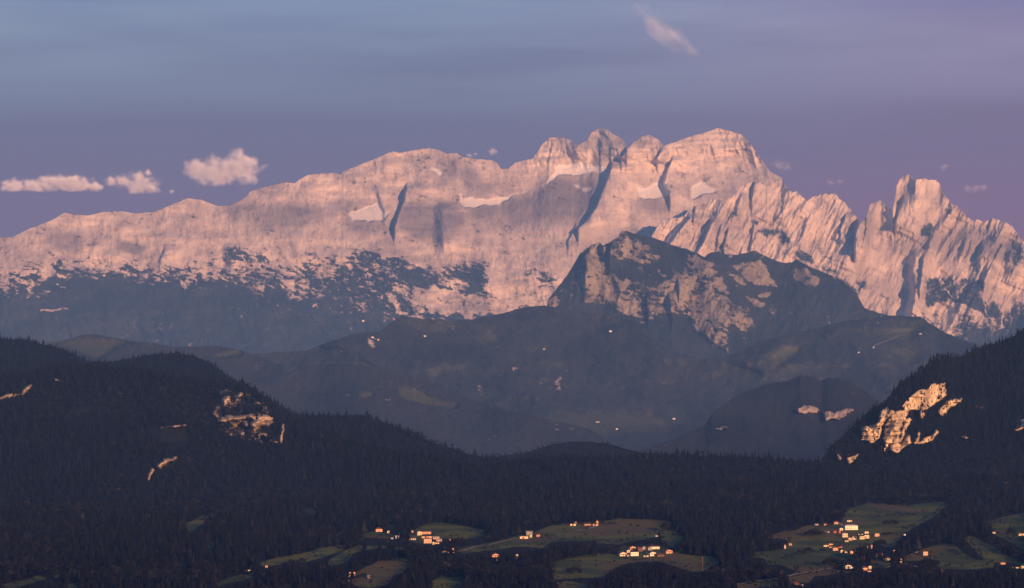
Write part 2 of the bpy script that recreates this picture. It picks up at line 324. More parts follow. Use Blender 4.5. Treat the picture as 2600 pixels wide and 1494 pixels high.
B.slope = 47+20*towers-13*scree+13*fbm(B.X/260, B.Z/90, 19, 4)
B.slope = np.clip(B.slope, 20, 80); B.depth(45)
q = B.X-.42*B.Z; d = B.Z+.45*B.X
rough = (1-.7*scree)*(1-.65*towers)
low = sstep(2330, 2380, px)
disp = 170*(ridged(q/900, B.Z/1000, 121, 3)-.5)+115*(ridged(q/240, B.Z/460, 131, 3)-.5)+48*(ridged(q/95, B.Z/300, 141, 3)-.5)+20*ridged(q/38, B.Z/130, 151, 3)
disp += 16*sstep(-.25, .25, perlin(B.X/520, d/100, 161))+9*sstep(-.2, .2, perlin(B.X/200, d/36, 162))+9*ridged(q/15, B.Z/45, 155, 2)
B.D -= disp*rough
for pts, amp, wl, wr in [(c3((135, 615), (60, 700), (8, 775)), 170, 16, 70), (c3((257, 635), (240, 690), (217, 760), (170, 830)), 110, 5, 50), (c3((365, 685), (338, 790)), 80, 4, 45), (c3((520, 670), (500, 820)), 50, 3, 40), (c3((160, 560), (150, 600)), 60, 4, 30), (c3((320, 660), (300, 740)), 50, 3, 30),
   (c3((528, 400), (512, 495)), 80, 6, 35), (c3((445, 480), (420, 550)), 70, 8, 35), (c3((1168, 640), (1150, 720), (1148, 810)), 200, 7, 45), (c3((1445, 500), (1420, 570), (1392, 650)), 110, 4, 70), (c3((1376, 550), (1380, 600)), 45, 5, 60), (c3((1520, 370), (1516, 420)), 22, 3, 30),
   (c3((1525, 840), (1508, 950), (1517, 1010), (1512, 1100), (1500, 1200)), 160, 20, 50), (c3((1568, 855), (1560, 930), (1545, 1060)), 90, 5, 40), (c3((1925, 780), (1908, 860)), 80, 6, 40), (c3((2050, 790), (1990, 900), (1940, 1000)), 80, 7, 50), (c3((1085, 605), (1055, 690)), 70, 3, 45), (c3((1220, 680), (1190, 790)), 70, 5, 35), (c3((1210, 600), (1215, 640)), 60, 4, 25), (c3((2110, 820), (2105, 940)), 110, 22, 60), (c3((700, 1060), (640, 1180)), 0, 5, 20)]:
    B.rib(pts, amp, wl, wr)
veg = .03+.5*sstep(.12, .4, fbm((B.X+1.2*B.Z)/260, (B.Z+.5*B.X)/70, 181, 4, .55))*sstep(590, 660, py)*(1-towers)*(1-scree)
dk = B.mask([c3((540, 690), (600, 683), (690, 690), (745, 735), (740, 775), (660, 740), (590, 730)), c3((730, 810), (790, 815), (870, 865), (890, 900), (800, 860)), c3((770, 780), (850, 830), (885, 870), (830, 850)), c3((925, 905), (1000, 920), (1040, 950), (990, 960), (940, 930)), c3((480, 625), (600, 645), (600, 655), (520, 650)), c3((660, 640), (730, 650), (735, 660), (690, 655)), c3((340, 565), (400, 590), (420, 620), (370, 600)), c3((800, 725), (860, 770), (890, 790), (820, 755)), c3((1265, 1065), (1330, 1100), (1335, 1120), (1280, 1085)), c3((1680, 550), (1760, 550), (1740, 600), (1680, 590)), c3((1550, 690), (1610, 640), (1610, 720), (1540, 740)), c3((2090, 740), (2180, 760), (2184, 870), (2110, 940), (2105, 800)),
   c3((1140, 980), (1220, 1000), (1240, 1080), (1160, 1040)), c3((1000, 960), (1100, 1010), (1170, 1090), (1150, 1130), (1040, 1010))], 4)
lowv = B.mask([c9((1370, 80), (1500, 10), (1700, 30), (1950, 30), (2080, 70), (2060, 250), (2100, 380), (2180, 280), (2300, 450), (2500, 300), (2700, 500), (2600, 800), (2300, 680), (2200, 500), (2100, 480), (1900, 350), (1700, 330), (1500, 330), (1400, 400)), [(2380, 870), (2480, 830), (2700, 850), (2700, 960), (2330, 960)]], 6)
chute = B.mask([c9((1700, 30), (1760, 40), (1780, 130), (1760, 260), (1735, 250), (1745, 120)), c9((1890, 60), (1900, 80), (1790, 200), (1770, 200)), c9((1590, 150), (1640, 190), (1690, 250), (1660, 240)), c9((2040, 200), (2070, 260), (2090, 390), (2150, 480), (2090, 420), (2060, 300)), c9((2370, 260), (2390, 300), (2360, 440), (2390, 520), (2350, 650), (2370, 520), (2340, 460)), c9((2280, 440), (2300, 480), (2290, 640), (2275, 640)), c9((1500, 20), (1540, 30), (1600, 100), (1580, 100))], 1)
veg = np.maximum(np.maximum(veg, dk*.72), lowv*(.86))+.4*lowv*fbm((B.X-.8*B.Z)/170, B.Z/130, 183, 4)
veg = np.maximum(veg, low*sstep(720, 840, py)*.55+low*.35*fbm(B.X/110, B.Z/110, 184, 4)*sstep(700, 760, py))*(1-.95*chute)
B.cov[..., 0] = np.clip(veg, 0, 1); B.cov[..., 1] = .5*B.mask([c3((1215, 825), (1240, 835), (1220, 850))], 1)
B.cov[..., 3] = np.clip(.45*sstep(.0, .3, fbm(B.X/400, B.Z/300, 191, 4))+.8*B.mask([c3((1420, 760), (1560, 700), (1900, 650), (2150, 720), (2180, 900), (1900, 860), (1700, 860), (1600, 800), (1450, 860))], 10), 0, 1)  # the polygon paints slope shade into the rock colour; the noise is plain tone
tag(B.build('rocky_ridge', M_rock, 1800, 1500), 'jagged pink limestone ridge with a double horn at the right', 'mountain', kind='structure')

# ------------------------------------------------------------------ the darker rock peak in front of the massif
top3 = [(1340, 830), (1370, 790)] + c7((120, 740), (130, 670), (200, 580), (280, 480), (330, 400), (380, 310), (450, 250), (540, 205), (575, 232), (640, 200), (700, 160), (720, 120), (760, 115), (830, 140), (930, 160), (1020, 185), (1130, 230), (1270, 270), (1390, 325), (1440, 290), (1500, 280), (1600, 315), (1740, 290), (1800, 275), (1860, 310), (2000, 370), (2090, 370), (2130, 345), (2250, 410), (2400, 470), (2500, 520)) + c3((1150, 1080), (1200, 1170), (1330, 1215), (1550, 1225), (1570, 1290), (1750, 1350), (2300, 1500))
Cc = Land(top3, 990, 1340, 2640, 1.8, 20500, jag=3.5, seed=7)
px, py = Cc.px, Cc.py
rk = Cc.mask([c7((640, 210), (740, 130), (800, 180), (960, 250), (1030, 300), (1010, 370), (880, 390), (820, 340), (680, 345), (630, 320)),
  c7((330, 450), (440, 440), (560, 470), (700, 480), (860, 530), (1000, 570), (1090, 520), (1150, 440), (1230, 420), (1240, 310), (1330, 310), (1470, 380), (1470, 450), (1540, 530), (1590, 660), (1650, 700), (1750, 760), (1800, 900), (1740, 900), (1700, 930), (1590, 850), (1560, 950), (1600, 1090), (1500, 1050), (1300, 900), (1270, 820), (1150, 790), (1000, 810), (900, 850), (800, 800), (640, 720), (600, 700), (450, 700), (390, 640), (400, 560), (330, 540)),
  c7((460, 260), (545, 200), (600, 230), (580, 330), (570, 460), (450, 450), (430, 340))], 4)
rp = Cc.mask([c7((1690, 370), (1840, 360), (1930, 480), (1980, 560), (1940, 570), (1750, 520), (1600, 390)), c7((1560, 430), (1690, 480), (1730, 560), (1640, 530)), c7((2100, 430), (2220, 420), (2310, 500), (2280, 560), (2190, 540), (2110, 500)), c7((1700, 640), (1780, 650), (1890, 720), (1800, 735)), c7((120, 700), (190, 640), (240, 700), (150, 745)), c7((1540, 250), (1640, 320), (1580, 330)), c7((1910, 760), (1960, 770), (2000, 740), (1930, 790)), c7((370, 840), (440, 860), (450, 890), (400, 880)), c7((1830, 620), (1920, 610), (1900, 660), (1840, 650)), c7((1010, 400), (1085, 480), (1075, 490), (1030, 440)), c7((915, 400), (960, 490), (940, 480)), c7((210, 600), (300, 585), (290, 600), (220, 610))], 2.5)
Cc.slope = np.clip(30+22*rk+14*rp+11*fbm(Cc.X/240, Cc.Z/90, 29, 4), 16, 75); Cc.depth(30)
q = Cc.X-.35*Cc.Z*sstep(1650, 1850, px)
disp = 200*(ridged(q/900, Cc.Z/1500, 221, 3)-.5)+80*(ridged(q/260, Cc.Z/480, 231, 3)-.5)+34*(ridged(q/90, Cc.Z/160, 241, 3)-.5)+10*ridged(q/34, Cc.Z/60, 251, 2)
Cc.D -= disp*(.45+.65*np.maximum(rk, rp))
for pts, amp, wl, wr in [(c7((640, 200), (630, 330)), 120, 14, 60), (c7((560, 180), (580, 260)), 90, 6, 14), (c7((1180, 520), (1190, 640)), 50, 5, 30), (c7((930, 650), (940, 800)), 60, 6, 50), (c7((1110, 640), (1130, 800)), 60, 8, 30), (c7((430, 340), (440, 560)), 80, 16, 40)]: Cc.rib(pts, amp, wl, wr)
rs, rt = .91*Cc.X-.42*Cc.Z, .42*Cc.X+.91*Cc.Z; wq = 1.1*fbm(Cc.X/140, Cc.Z/140, 288, 4, .6)
lum = .75*fbm(rs/200+wq*.5, rt/80+wq, 281, 6, .72)+.9*fbm(rs/55+wq, rt/24+wq, 283, 4, .7)
veg = 1.02-.68*rk-.92*rp; veg = veg+1.5*lum*np.clip(1.3-np.abs(veg-.45)*1.5, .3, 1)
Cc.cov[..., 0] = np.clip(veg, 0, 1)
tag(Cc.build('rocky_peak', M_peak, 1500, 900), 'grey rock peak with dark pine cover standing before the massif', 'mountain', kind='structure')

# ------------------------------------------------------------------ lower wooded slopes with alps, hazy
top4 = [(-200, 905), (480, 905), (560, 905), (700, 895), (780, 890), (830, 870), (900, 848), (960, 843), (1000, 815), (1020, 803), (1060, 808), (1140, 815), (1200, 812), (1280, 795), (1330, 780), (1388, 776), (1450, 790), (1560, 802), (1620, 820), (1660, 868), (1700, 895), (1780, 912), (1850, 910), (1900, 884), (1950, 862), (2020, 845), (2150, 815), (2250, 806), (2340, 808), (2400, 845), (2480, 880), (2600, 930), (2800, 960)]
Dd = Land(top4, 1190, -600, 3300, 3, 14200, seed=9, jag=3)
px, py = Dd.px, Dd.py
Dd.slope = np.interp(py, [780, 900, 1000, 1060, 1120, 1190], [17, 14, 11, 7, 5, 4.5]); Dd.depth()
disp = 430*(ridged(Dd.X/1500, Dd.Z/600, 321, 4)-.5)+170*(ridged((Dd.X+Dd.Z)/420, Dd.Z/220, 331, 4)-.5)+50*fbm(Dd.X/90, Dd.Z/60, 341, 3)
Dd.D -= disp*sstep(1150, 1000, py)
mead = Dd.mask([c9((500, 680), (700, 700), (850, 640), (1050, 580), (1200, 610), (1430, 620), (1500, 660), (1300, 740), (1420, 860), (1500, 900), (1250, 1060), (1100, 1000), (800, 850), (650, 800)), c6((600, 290), (720, 260), (900, 210), (940, 290), (850, 350), (720, 350)),
   c5((1080, 230), (1250, 250), (1400, 250), (1560, 240), (1500, 300), (1400, 300), (1250, 280)), c5((1700, 290), (1800, 240), (2000, 240), (2080, 220), (2200, 180), (2270, 150), (2280, 185), (2100, 230), (2000, 290), (1850, 305)), c5((930, 60), (1030, 50), (1250, 60), (1400, 100), (1280, 180), (1050, 140)), c5((1380, 90), (1560, 100), (1640, 200), (1540, 240), (1420, 160)), c5((1720, 50), (1900, 60), (1960, 130), (1800, 120)), c5((760, 190), (930, 180), (940, 210), (800, 210)), c5((840, 330), (950, 290), (1000, 320), (900, 355)), c8((1040, 900), (1120, 880), (1150, 910), (1080, 920)), c8((410, 910), (560, 880), (600, 900), (480, 925)), c5((1620, 890), (1750, 880), (1900, 880), (1850, 930), (1650, 930)), c5((2000, 700), (2250, 690), (2534, 700), (2534, 800), (2300, 790), (2100, 760)), c6((0, 670), (100, 680), (200, 770), (60, 780), (0, 790)), [(1190, 1095), (1330, 1062), (1500, 1045), (1640, 1035), (1740, 1062), (1700, 1105), (1500, 1125), (1250, 1135)]], 15)
bare = Dd.mask([c5((1430, 500), (1480, 540), (1500, 590), (1450, 570)), c5((1680, 370), (1760, 370), (1700, 430), (1660, 420)), c5((2010, 420), (2050, 430), (2040, 540), (2005, 530)), c5((650, 165), (740, 165), (700, 240), (665, 200)), c6((800, 55), (900, 60), (910, 78), (830, 70))], 3)
Dd.cov[..., 0] = np.clip(1-.5*bare+.12*fbm(Dd.X/200, Dd.Z/100, 381, 4), 0, 1); Dd.cov[..., 2] = np.clip(mead*.85+.9*fbm(Dd.X/300, Dd.Z/110, 382, 5)*(mead+.25), 0, 1)
tag(Dd.build('valley_slope', M_slope, 1500, 600), 'hazy wooded valley slopes with alpine pastures', 'hillside', kind='structure')

M_dark = land_mat('dark_wooded_slope', bump=12, veg=((.024, .031, .035), (.016, .022, .027)), rock=((.42, .36, .31), (.28, .24, .22)))
# ------------------------------------------------------------------ single hills in the valley haze
def hill(name, label, top_, bottom, x0, x1, D, slope, seed, step=3, rough=1.0, rock=(), meadow=(), mat=None, steep=70, jag=2, lat=26, dy=0, part=(), mgain=.9):
    h = Land([(a, b+dy) for a, b in top_], bottom, x0, x1, step, D, seed=seed, jag=jag)
    h.rockmask = h.mask(rock, 2.5) if rock else np.zeros(h.py.shape)
    h.slope = np.clip(slope+4*fbm(h.X/300, h.Z/100, seed, 3), 3, 60); h.slope = h.slope*(1-h.rockmask)+steep*h.rockmask
    h.depth(lat); m = h.m
    h.D -= rough*(80*fbm(h.X/520, h.Z/420, seed+2, 4)+34*fbm(h.X/170, h.Z/150, seed+4, 4))*sstep(0, .15, h.t)*sstep(1.0, .93, h.t*.98)
    h.D -= h.rockmask*(44*ridged(h.X/70, h.Z/120, seed+6, 3)+17*ridged(h.X/22, h.Z/44, seed+8, 2)+9*sstep(-.1, .1, perlin(h.X/60, h.Z/9, seed+9)))
    mm = h.mask(meadow, 7)*mgain if meadow else 0
    h.part = h.mask(part, 5) if part else 0
    h.cov[..., 0] = np.clip(1.0-h.rockmask*1.0-.34*h.part+.1*fbm(h.X/80, h.Z/50, seed, 3), 0, 1); h.cov[..., 2] = mm
    h.o = tag(h.build(name, mat or M_slope, 900, 500), label, 'hill', kind='structure'); return h
hill('wooded_hill', 'low blue wooded hill in the valley haze', [(480, 1060), (600, 990), (650, 970), (700, 955), (780, 930), (850, 923), (950, 930), (1050, 950), (1130, 985), (1200, 1015), (1280, 1040), (1400, 1065), (1500, 1090), (1560, 1130)], 1180, 460, 1580, 13000, 9, 401, meadow=[c5((860, 510), (1000, 510), (1100, 580), (1320, 640), (1300, 680), (1050, 650), (900, 600)), c5((580, 560), (700, 540), (720, 600), (620, 610))])
hill('wooded_hill', 'dark wooded knoll with two bare cliffs in the haze', [(1560, 1165), (1700, 1120), (1790, 1080)] + c6((300, 710), (440, 600), (560, 540), (700, 495), (850, 470), (930, 436), (1000, 436), (1050, 456), (1090, 470), (1125, 450), (1200, 450), (1300, 475), (1380, 530), (1440, 580), (1560, 720), (1800, 900)), 1190, 1550, 2360, 12500, 15, 411,
  rock=[c6((910, 680), (960, 640), (1060, 660), (1070, 690), (1000, 700), (990, 720)), c6((1095, 700), (1180, 690), (1290, 670), (1310, 690), (1240, 735), (1120, 760)), c6((330, 810), (380, 795), (420, 810), (380, 818))], lat=80, mat=M_dark)
hill('meadow_hill', 'pale grassy hill top behind the dark wooded ridge', [(20, 925), (100, 880)] + c4((330, 165), (420, 150), (520, 122), (570, 118), (700, 140), (830, 165), (960, 175), (1050, 195), (1250, 195), (1330, 190), (1400, 200), (1480, 215), (1700, 300)), 990, 0, 720, 15200, 12, 421,
  meadow=[c4((360, 170), (480, 150), (570, 122), (700, 145), (810, 170), (760, 190), (700, 210), (620, 270), (560, 260), (400, 210)), c4((900, 175), (970, 180), (950, 205), (880, 195)), c4((1330, 240), (1480, 215), (1500, 240), (1400, 270), (1300, 265))])
# the ground everything stands on, out to the horizon
gm, gn, gb = newmat('valley_ground'); gn.links.new(mixc(gn, mrange(gn, noise(gn, .002, 6), .4, .6), (.03, .04, .028), (.07, .075, .04)), gb.inputs['Base Color'])
gx = np.array([(-24000, -1900), (24000, -1900), (24000, 34500), (-24000, 34500)], float)
tag(obj('ground', mesh_np('ground', np.c_[gx, np.full(4, 545.0)], np.array([[0, 1, 2, 3]]), [gm])), 'valley ground', 'ground', kind='structure')

# added mountainside, out of view behind the camera, to shade the near air
vx = np.linspace(-7000, 9000, 81); prof = [(60, 880), (-6, 985), (-60, 1040), (-400, 1420), (-760, 1805), (-900, 1760), (-1300, 1300), (-1900, 800), (-2250, 560)]
V = np.array([[(x, y+40*math.sin(x/700), 560+(z-560)*(1+.022*math.sin(x/410+.6)*(1 if y < -30 else 0))+(-25 if y > -30 else 0)) for x in vx] for y, z in [(900, 560)]+prof]); i = np.arange(V.shape[0]*81).reshape(-1, 81)
tag(obj('added_shade_hill', mesh_np('added_shade_hill', V.reshape(-1, 3), np.stack([i[:-1, :-1], i[1:, :-1], i[1:, 1:], i[:-1, 1:]], -1).reshape(-1, 4), [M_slope], cols=np.tile([1., 0, 0, 0], (V.shape[0]*81, 1)), smooth=True)), 'added unseen hillside shading the air near the viewpoint', 'hill', kind='structure')
# ------------------------------------------------------------------ the near forest ridges
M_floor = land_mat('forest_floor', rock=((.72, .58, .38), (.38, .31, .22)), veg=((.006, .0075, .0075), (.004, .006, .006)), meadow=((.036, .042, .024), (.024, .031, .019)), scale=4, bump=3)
F = {}
M_quarry = land_mat('quarry_floor', rock=((.46, .37, .26), (.22, .18, .14)), veg=((.006, .0075, .0075), (.004, .006, .006)), meadow=((.036, .042, .024), (.024, .031, .019)), scale=4, bump=3)
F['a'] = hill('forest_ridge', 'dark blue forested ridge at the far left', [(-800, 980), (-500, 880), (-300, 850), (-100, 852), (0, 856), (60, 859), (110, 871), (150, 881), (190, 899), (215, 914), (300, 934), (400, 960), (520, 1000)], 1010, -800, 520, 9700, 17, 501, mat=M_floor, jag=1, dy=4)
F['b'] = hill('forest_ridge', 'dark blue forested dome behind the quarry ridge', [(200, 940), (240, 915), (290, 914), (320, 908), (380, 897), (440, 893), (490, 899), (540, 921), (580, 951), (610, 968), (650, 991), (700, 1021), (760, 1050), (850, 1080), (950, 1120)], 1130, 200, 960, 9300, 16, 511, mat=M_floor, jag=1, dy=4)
CL3 = [c4((1340, 640), (1400, 625), (1560, 620), (1570, 640), (1400, 655), (1345, 660)), c4((1585, 630), (1660, 622), (1665, 640), (1590, 645)), c4((1545, 680), (1590, 655), (1675, 655), (1670, 672), (1600, 695), (1550, 698)), c4((1725, 680), (1750, 680), (1750, 720), (1735, 785), (1725, 785), (1738, 715)), c4((1370, 530), (1410, 510), (1420, 530), (1390, 545)), c4((1440, 515), (1480, 485), (1485, 495), (1450, 522)), c4((1525, 485), (1555, 475), (1555, 486), (1530, 490)), c4((1660, 770), (1705, 765), (1705, 780), (1665, 782)), c4((1480, 735), (1500, 720), (1505, 728), (1485, 740)), c4((1410, 728), (1430, 728), (1428, 738), (1412, 738)), c4((1320, 590), (1335, 590), (1350, 630), (1330, 620)),
   c4((985, 692), (1065, 688), (1065, 698), (985, 702)), c4((1068, 682), (1150, 680), (1150, 692), (1070, 692)), c4((960, 930), (1000, 895), (1090, 870), (1095, 885), (1020, 925), (975, 945)), c4((910, 1000), (940, 950), (955, 955), (920, 1025)), c4((0, 505), (60, 485), (120, 478), (160, 435), (190, 430), (185, 455), (140, 485), (60, 500), (0, 525)), c4((340, 395), (375, 400), (375, 410), (345, 405)), c4((1600, 735), (1650, 730), (1640, 745), (1605, 745)), c4((1500, 668), (1520, 665), (1515, 685), (1500, 685))]
CL3g = lambda P, s: [[(sum(a for a, b in q)/len(q)+s*(x-sum(a for a, b in q)/len(q)), sum(b for a, b in q)/len(q)+s*(y-sum(b for a, b in q)/len(q))) for x, y in q] for q in P]
CL3 = CL3g(CL3, 1.08)
CL3s = [c4((1330, 470), (1400, 450), (1560, 480), (1640, 540), (1680, 640), (1720, 690), (1740, 780), (1640, 800), (1450, 760), (1340, 700), (1310, 580))]
MD3 = [c4((850, 700), (1060, 700), (1160, 700), (1180, 780), (1080, 800), (960, 760)), c4((1020, 900), (1100, 890), (1090, 940), (1000, 960), (980, 940)), c4((100, 760), (180, 760), (200, 800), (110, 800)), c4((1890, 1195), (1930, 1190), (1985, 1218), (1900, 1225)), c4((400, 590), (560, 570), (700, 570), (700, 610), (480, 630)), c4((1380, 1170), (1450, 1155), (1500, 1165), (1450, 1180)), c4((980, 380), (1120, 375), (1130, 395), (1000, 395))]
def warm(h, rough):
    return h
F['c'] = hill('forest_ridge', 'dark forested ridge with small quarry cliffs lit by the sun', [(-800, 1010), (-300, 960), (-100, 958), (0, 952), (100, 940), (190, 922), (250, 918), (300, 925), (380, 940), (480, 955), (560, 967), (600, 972), (625, 970), (650, 990), (690, 1017), (720, 1042), (745, 1062), (800, 1085), (900, 1118), (1000, 1138), (1150, 1170), (1300, 1200), (1500, 1250)], 1345, -800, 1500, 7350, 15, 521, step=2, mat=M_quarry, rock=CL3, meadow=MD3, mgain=.45, jag=1, rough=.9, dy=4, part=CL3s)
F['d'] = hill('forest_ridge', 'forested spur sloping down to the right above the valley', [(640, 1090), (700, 1060), (750, 1053), (820, 1050), (860, 1052), (915, 1048), (950, 1060), (1000, 1078), (1050, 1095), (1090, 1117), (1130, 1128), (1180, 1147), (1230, 1158), (1330, 1164), (1420, 1180)], 1215, 640, 1420, 8500, 13, 531, mat=M_floor, jag=1, dy=4)
F['e'] = hill('wooded_hill', 'small smooth brown wooded mound behind the forest', [(1200, 1170), (1250, 1159), (1330, 1148), (1400, 1126), (1450, 1119), (1500, 1119), (1550, 1126), (1590, 1138), (1650, 1153), (1720, 1180)], 1200, 1200, 1720, 9400, 10, 541, mat=M_floor, jag=.5, dy=3)
CL7 = [c6((1690, 630), (1730, 600), (1760, 560), (1830, 540), (1880, 515), (1940, 515), (1935, 580), (1900, 610), (1850, 640), (1800, 670), (1740, 670)), c6((1940, 690), (1960, 650), (2010, 610), (2070, 595), (2060, 630), (2000, 665), (1960, 705)), c6((1505, 760), (1515, 700), (1555, 675), (1560, 720), (1530, 790), (1500, 830)), c6((1580, 780), (1580, 700), (1640, 690), (1700, 690), (1680, 740), (1640, 760)), c6((1545, 880), (1560, 800), (1620, 765), (1645, 780), (1630, 850), (1600, 900), (1560, 920)), c6((1385, 850), (1400, 810), (1480, 790), (1500, 830), (1480, 880), (1440, 905), (1390, 890)), c6((1650, 850), (1670, 790), (1700, 750), (1715, 760), (1690, 810), (1665, 865)), c6((1560, 940), (1570, 900), (1640, 890), (1645, 950), (1620, 980)), c6((1655, 950), (1670, 890), (1700, 870), (1735, 910), (1700, 920), (1670, 955)), c6((1760, 910), (1780, 840), (1792, 840), (1785, 910)), c6((1800, 915), (1830, 870), (1880, 860), (1890, 830), (1910, 850), (1870, 900)), c6((1200, 995), (1215, 990), (1230, 1020), (1215, 1035)), c6((1265, 1015), (1310, 1005), (1345, 995), (1300, 1050), (1275, 1050)), c6((2475, 810), (2510, 760), (2560, 740), (2570, 790), (2500, 815)), c6((2085, 880), (2120, 878), (2120, 895), (2090, 895)), c6((1520, 960), (1545, 955), (1540, 975)), c6((1780, 700), (1820, 700), (1810, 735), (1785, 740))]
CL7in = CL3g(CL7, .95)
CL7 = CL3g(CL7, 1.34)
F['g'] = hill('forest_mountain', 'steep dark forested mountainside with sunlit cliffs at the right', [(1960, 1190), (2050, 1188), (2075, 1180), (2090, 1162), (2110, 1128), (2150, 1093), (2200, 1047), (2250, 1013), (2290, 963), (2330, 943), (2370, 913), (2400, 905), (2440, 902), (2480, 882), (2530, 867), (2570, 852), (2600, 833), (2700, 780), (2850, 715), (3050, 700), (3300, 800), (3600, 1000)], 1260, 1960, 3600, 7850, 26, 551, step=2, mat=M_floor, rock=CL7, jag=1, rough=.8, steep=70, dy=4)
F['f'] = hill('forest_ridge', 'long dark forest ridge above the hamlets', [(600, 1300), (900, 1230), (1050, 1194), (1150, 1181), (1250, 1178), (1330, 1165), (1400, 1159), (1500, 1157), (1560, 1161), (1600, 1155), (1700, 1152), (1800, 1154), (1900, 1159), (2000, 1166), (2080, 1174), (2130, 1182), (2200, 1194), (2280, 1189), (2330, 1164), (2400, 1149), (2480, 1134), (2600, 1129), (2700, 1124), (2900, 1110), (3600, 1130)], 1330, 600, 3600, 7250, 9, 561, mat=M_floor, jag=1, rough=.6, dy=4)
# the meadow basin in front
MEADOW = [cA((240, 820), (480, 755), (700, 715), (880, 675), (1100, 620), (1300, 570), (1400, 590), (1380, 650), (1100, 745), (900, 790), (700, 800), (560, 830), (330, 855)),
  cA((1090, 840), (1200, 770), (1400, 650), (1560, 590), (1900, 590), (2150, 610), (2150, 655), (2000, 610), (1640, 640), (1500, 690), (1440, 780), (1300, 830)),
  cA((1550, 910), (1720, 840), (1840, 780), (2000, 740), (2200, 760), (2230, 850), (2150, 930), (2000, 990), (1930, 1100), (1650, 1135), (1480, 1080), (1520, 1000)),
  cA((1520, 450), (1700, 415), (1800, 400), (2080, 455), (1980, 500), (1700, 490)), cA((1890, 340), (1980, 318), (2060, 320), (2020, 370), (1900, 375)), cA((890, 110), (990, 120), (1105, 155), (1080, 170), (930, 190)),
  cB((700, 430), (750, 390), (830, 350), (950, 295), (1150, 290), (1350, 320), (1500, 350), (1720, 390), (1620, 470), (1430, 500), (1250, 500), (1000, 500), (900, 560), (680, 520)),
  cB((1280, 640), (1500, 590), (1800, 540), (2100, 460), (2300, 420), (2534, 330), (2534, 540), (2400, 620), (2100, 600), (1700, 650), (1400, 690)),
  cC((0, 330), (250, 300), (600, 280), (900, 240), (1250, 250), (1540, 270), (1540, 360), (1390, 400), (1340, 470), (1100, 530), (850, 570), (600, 560), (560, 510), (0, 540)),
  cC((80, 760), (300, 740), (560, 690), (850, 690), (900, 600), (1400, 590), (1600, 680), (1900, 720), (2080, 730), (2180, 800), (2050, 850), (1900, 930), (1700, 880), (1550, 840), (1400, 790), (1000, 800), (850, 860), (720, 950), (640, 1000), (420, 1000), (100, 1020), (20, 1050), (0, 900)), cC((1400, 400), (1560, 380), (1720, 480), (1560, 600), (1420, 540)),
  cB((960, 1050), (1100, 990), (1400, 990), (1420, 1080), (1380, 1135), (980, 1135)), cC((60, 1070), (200, 1040), (420, 1080), (500, 1135), (100, 1135)),
  cD((580, 590), (900, 500), (1100, 480), (1250, 420), (1500, 390), (1800, 390), (1900, 130), (2200, 70), (2534, 60), (2534, 640), (2340, 650), (2250, 760), (2050, 860), (2250, 950), (2534, 960), (2534, 1060), (2300, 1090), (2290, 960), (2100, 970), (1900, 930), (1640, 1100), (900, 1240), (1100, 1150), (850, 1050), (650, 1050), (560, 930), (300, 920), (400, 850), (700, 810), (900, 780), (960, 640)),
  cE((0, 50), (700, 90), (900, 50), (1200, 25), (1350, 90), (1190, 150), (1180, 200), (980, 330), (860, 370), (700, 480), (600, 560), (530, 620), (470, 740), (300, 760), (150, 640), (0, 640)), cE((60, 960), (300, 960), (400, 990), (430, 1060), (330, 1090), (100, 1080)),
  cD((920, 1250), (1640, 1110), (1900, 1130), (2100, 1130), (2050, 1160), (1400, 1230), (1290, 1340), (1000, 1345)), cD((0, 1390), (780, 1270), (770, 1345), (620, 1400), (400, 1419), (0, 1419)),
  cE((1000, 760), (1250, 690), (1420, 720), (1560, 850), (1750, 960), (2050, 1000), (2050, 1080), (1700, 1120), (1200, 1110), (1050, 960), (600, 980), (600, 900)), cE((1560, 600), (1700, 560), (2000, 720), (2300, 920), (2600, 1030), (2600, 1060), (2300, 1010), (1900, 985), (1730, 800)), cE((1990, 330), (2300, 250), (2534, 200), (2640, 190), (2640, 840), (2534, 800), (2300, 660), (2070, 560)),
  cG((0, 1040), (350, 950), (660, 925), (640, 950), (400, 985), (100, 1063), (0, 1063)), cG((480, 1064), (650, 1020), (810, 1005), (700, 1064)), cG((1700, 480), (1850, 400), (1950, 380), (1900, 430), (1750, 560)), cG((2090, 295), (2230, 285), (2200, 310), (2100, 315)), cG((1860, 690), (1930, 640), (2000, 650), (1980, 690)), cG((1480, 840), (1640, 830), (1820, 850), (1700, 870)), cG((2130, 960), (2330, 920), (2500, 935), (2300, 970), (2180, 1000), (1900, 1060), (1850, 1060))]
G = Land([(-300, 1300), (600, 1285), (900, 1255), (1300, 1235), (2100, 1235), (2300, 1222), (2900, 1210)], 1760, -800, 3600, 2.5, 1, rows=300, seed=571, warp=2.2)
G.D = np.interp(G.py, [1200, 1240, 1270, 1320, 1400, 1494, 1580, 1760], [7450, 7300, 7100, 6720, 6200, 5720, 5400, 4950])
G.X = (G.px-1300)*K*G.D; u = G.X/260; v = G.D/200
G.D += 45*fbm(G.X/700, G.D/420, 572, 3)*sstep(1240, 1300, G.py)
mm = G.mask(MEADOW, 1.5)
fld = .5+.5*np.sign(perlin(G.X/150+.3*G.D/150, G.D/110, 575))*sstep(0, .12, np.abs(perlin(G.X/150+.3*G.D/150, G.D/110, 575)))
G.cov[..., 0] = 1; G.cov[..., 2] = mm*(.8+.2*fld)
gm2, gn, gb = newmat('basin_ground'); at = gn.nodes.new('ShaderNodeAttribute'); at.attribute_name = 'cover'
s_ = gn.nodes.new('ShaderNodeSeparateColor'); gn.links.new(at.outputs['Color'], s_.inputs[0])
grass = mixc(gn, mrange(gn, noise(gn, .009, 3, .5, (1, 1.3, 1)), .47, .53), (.092, .108, .022), (.040, .062, .018))
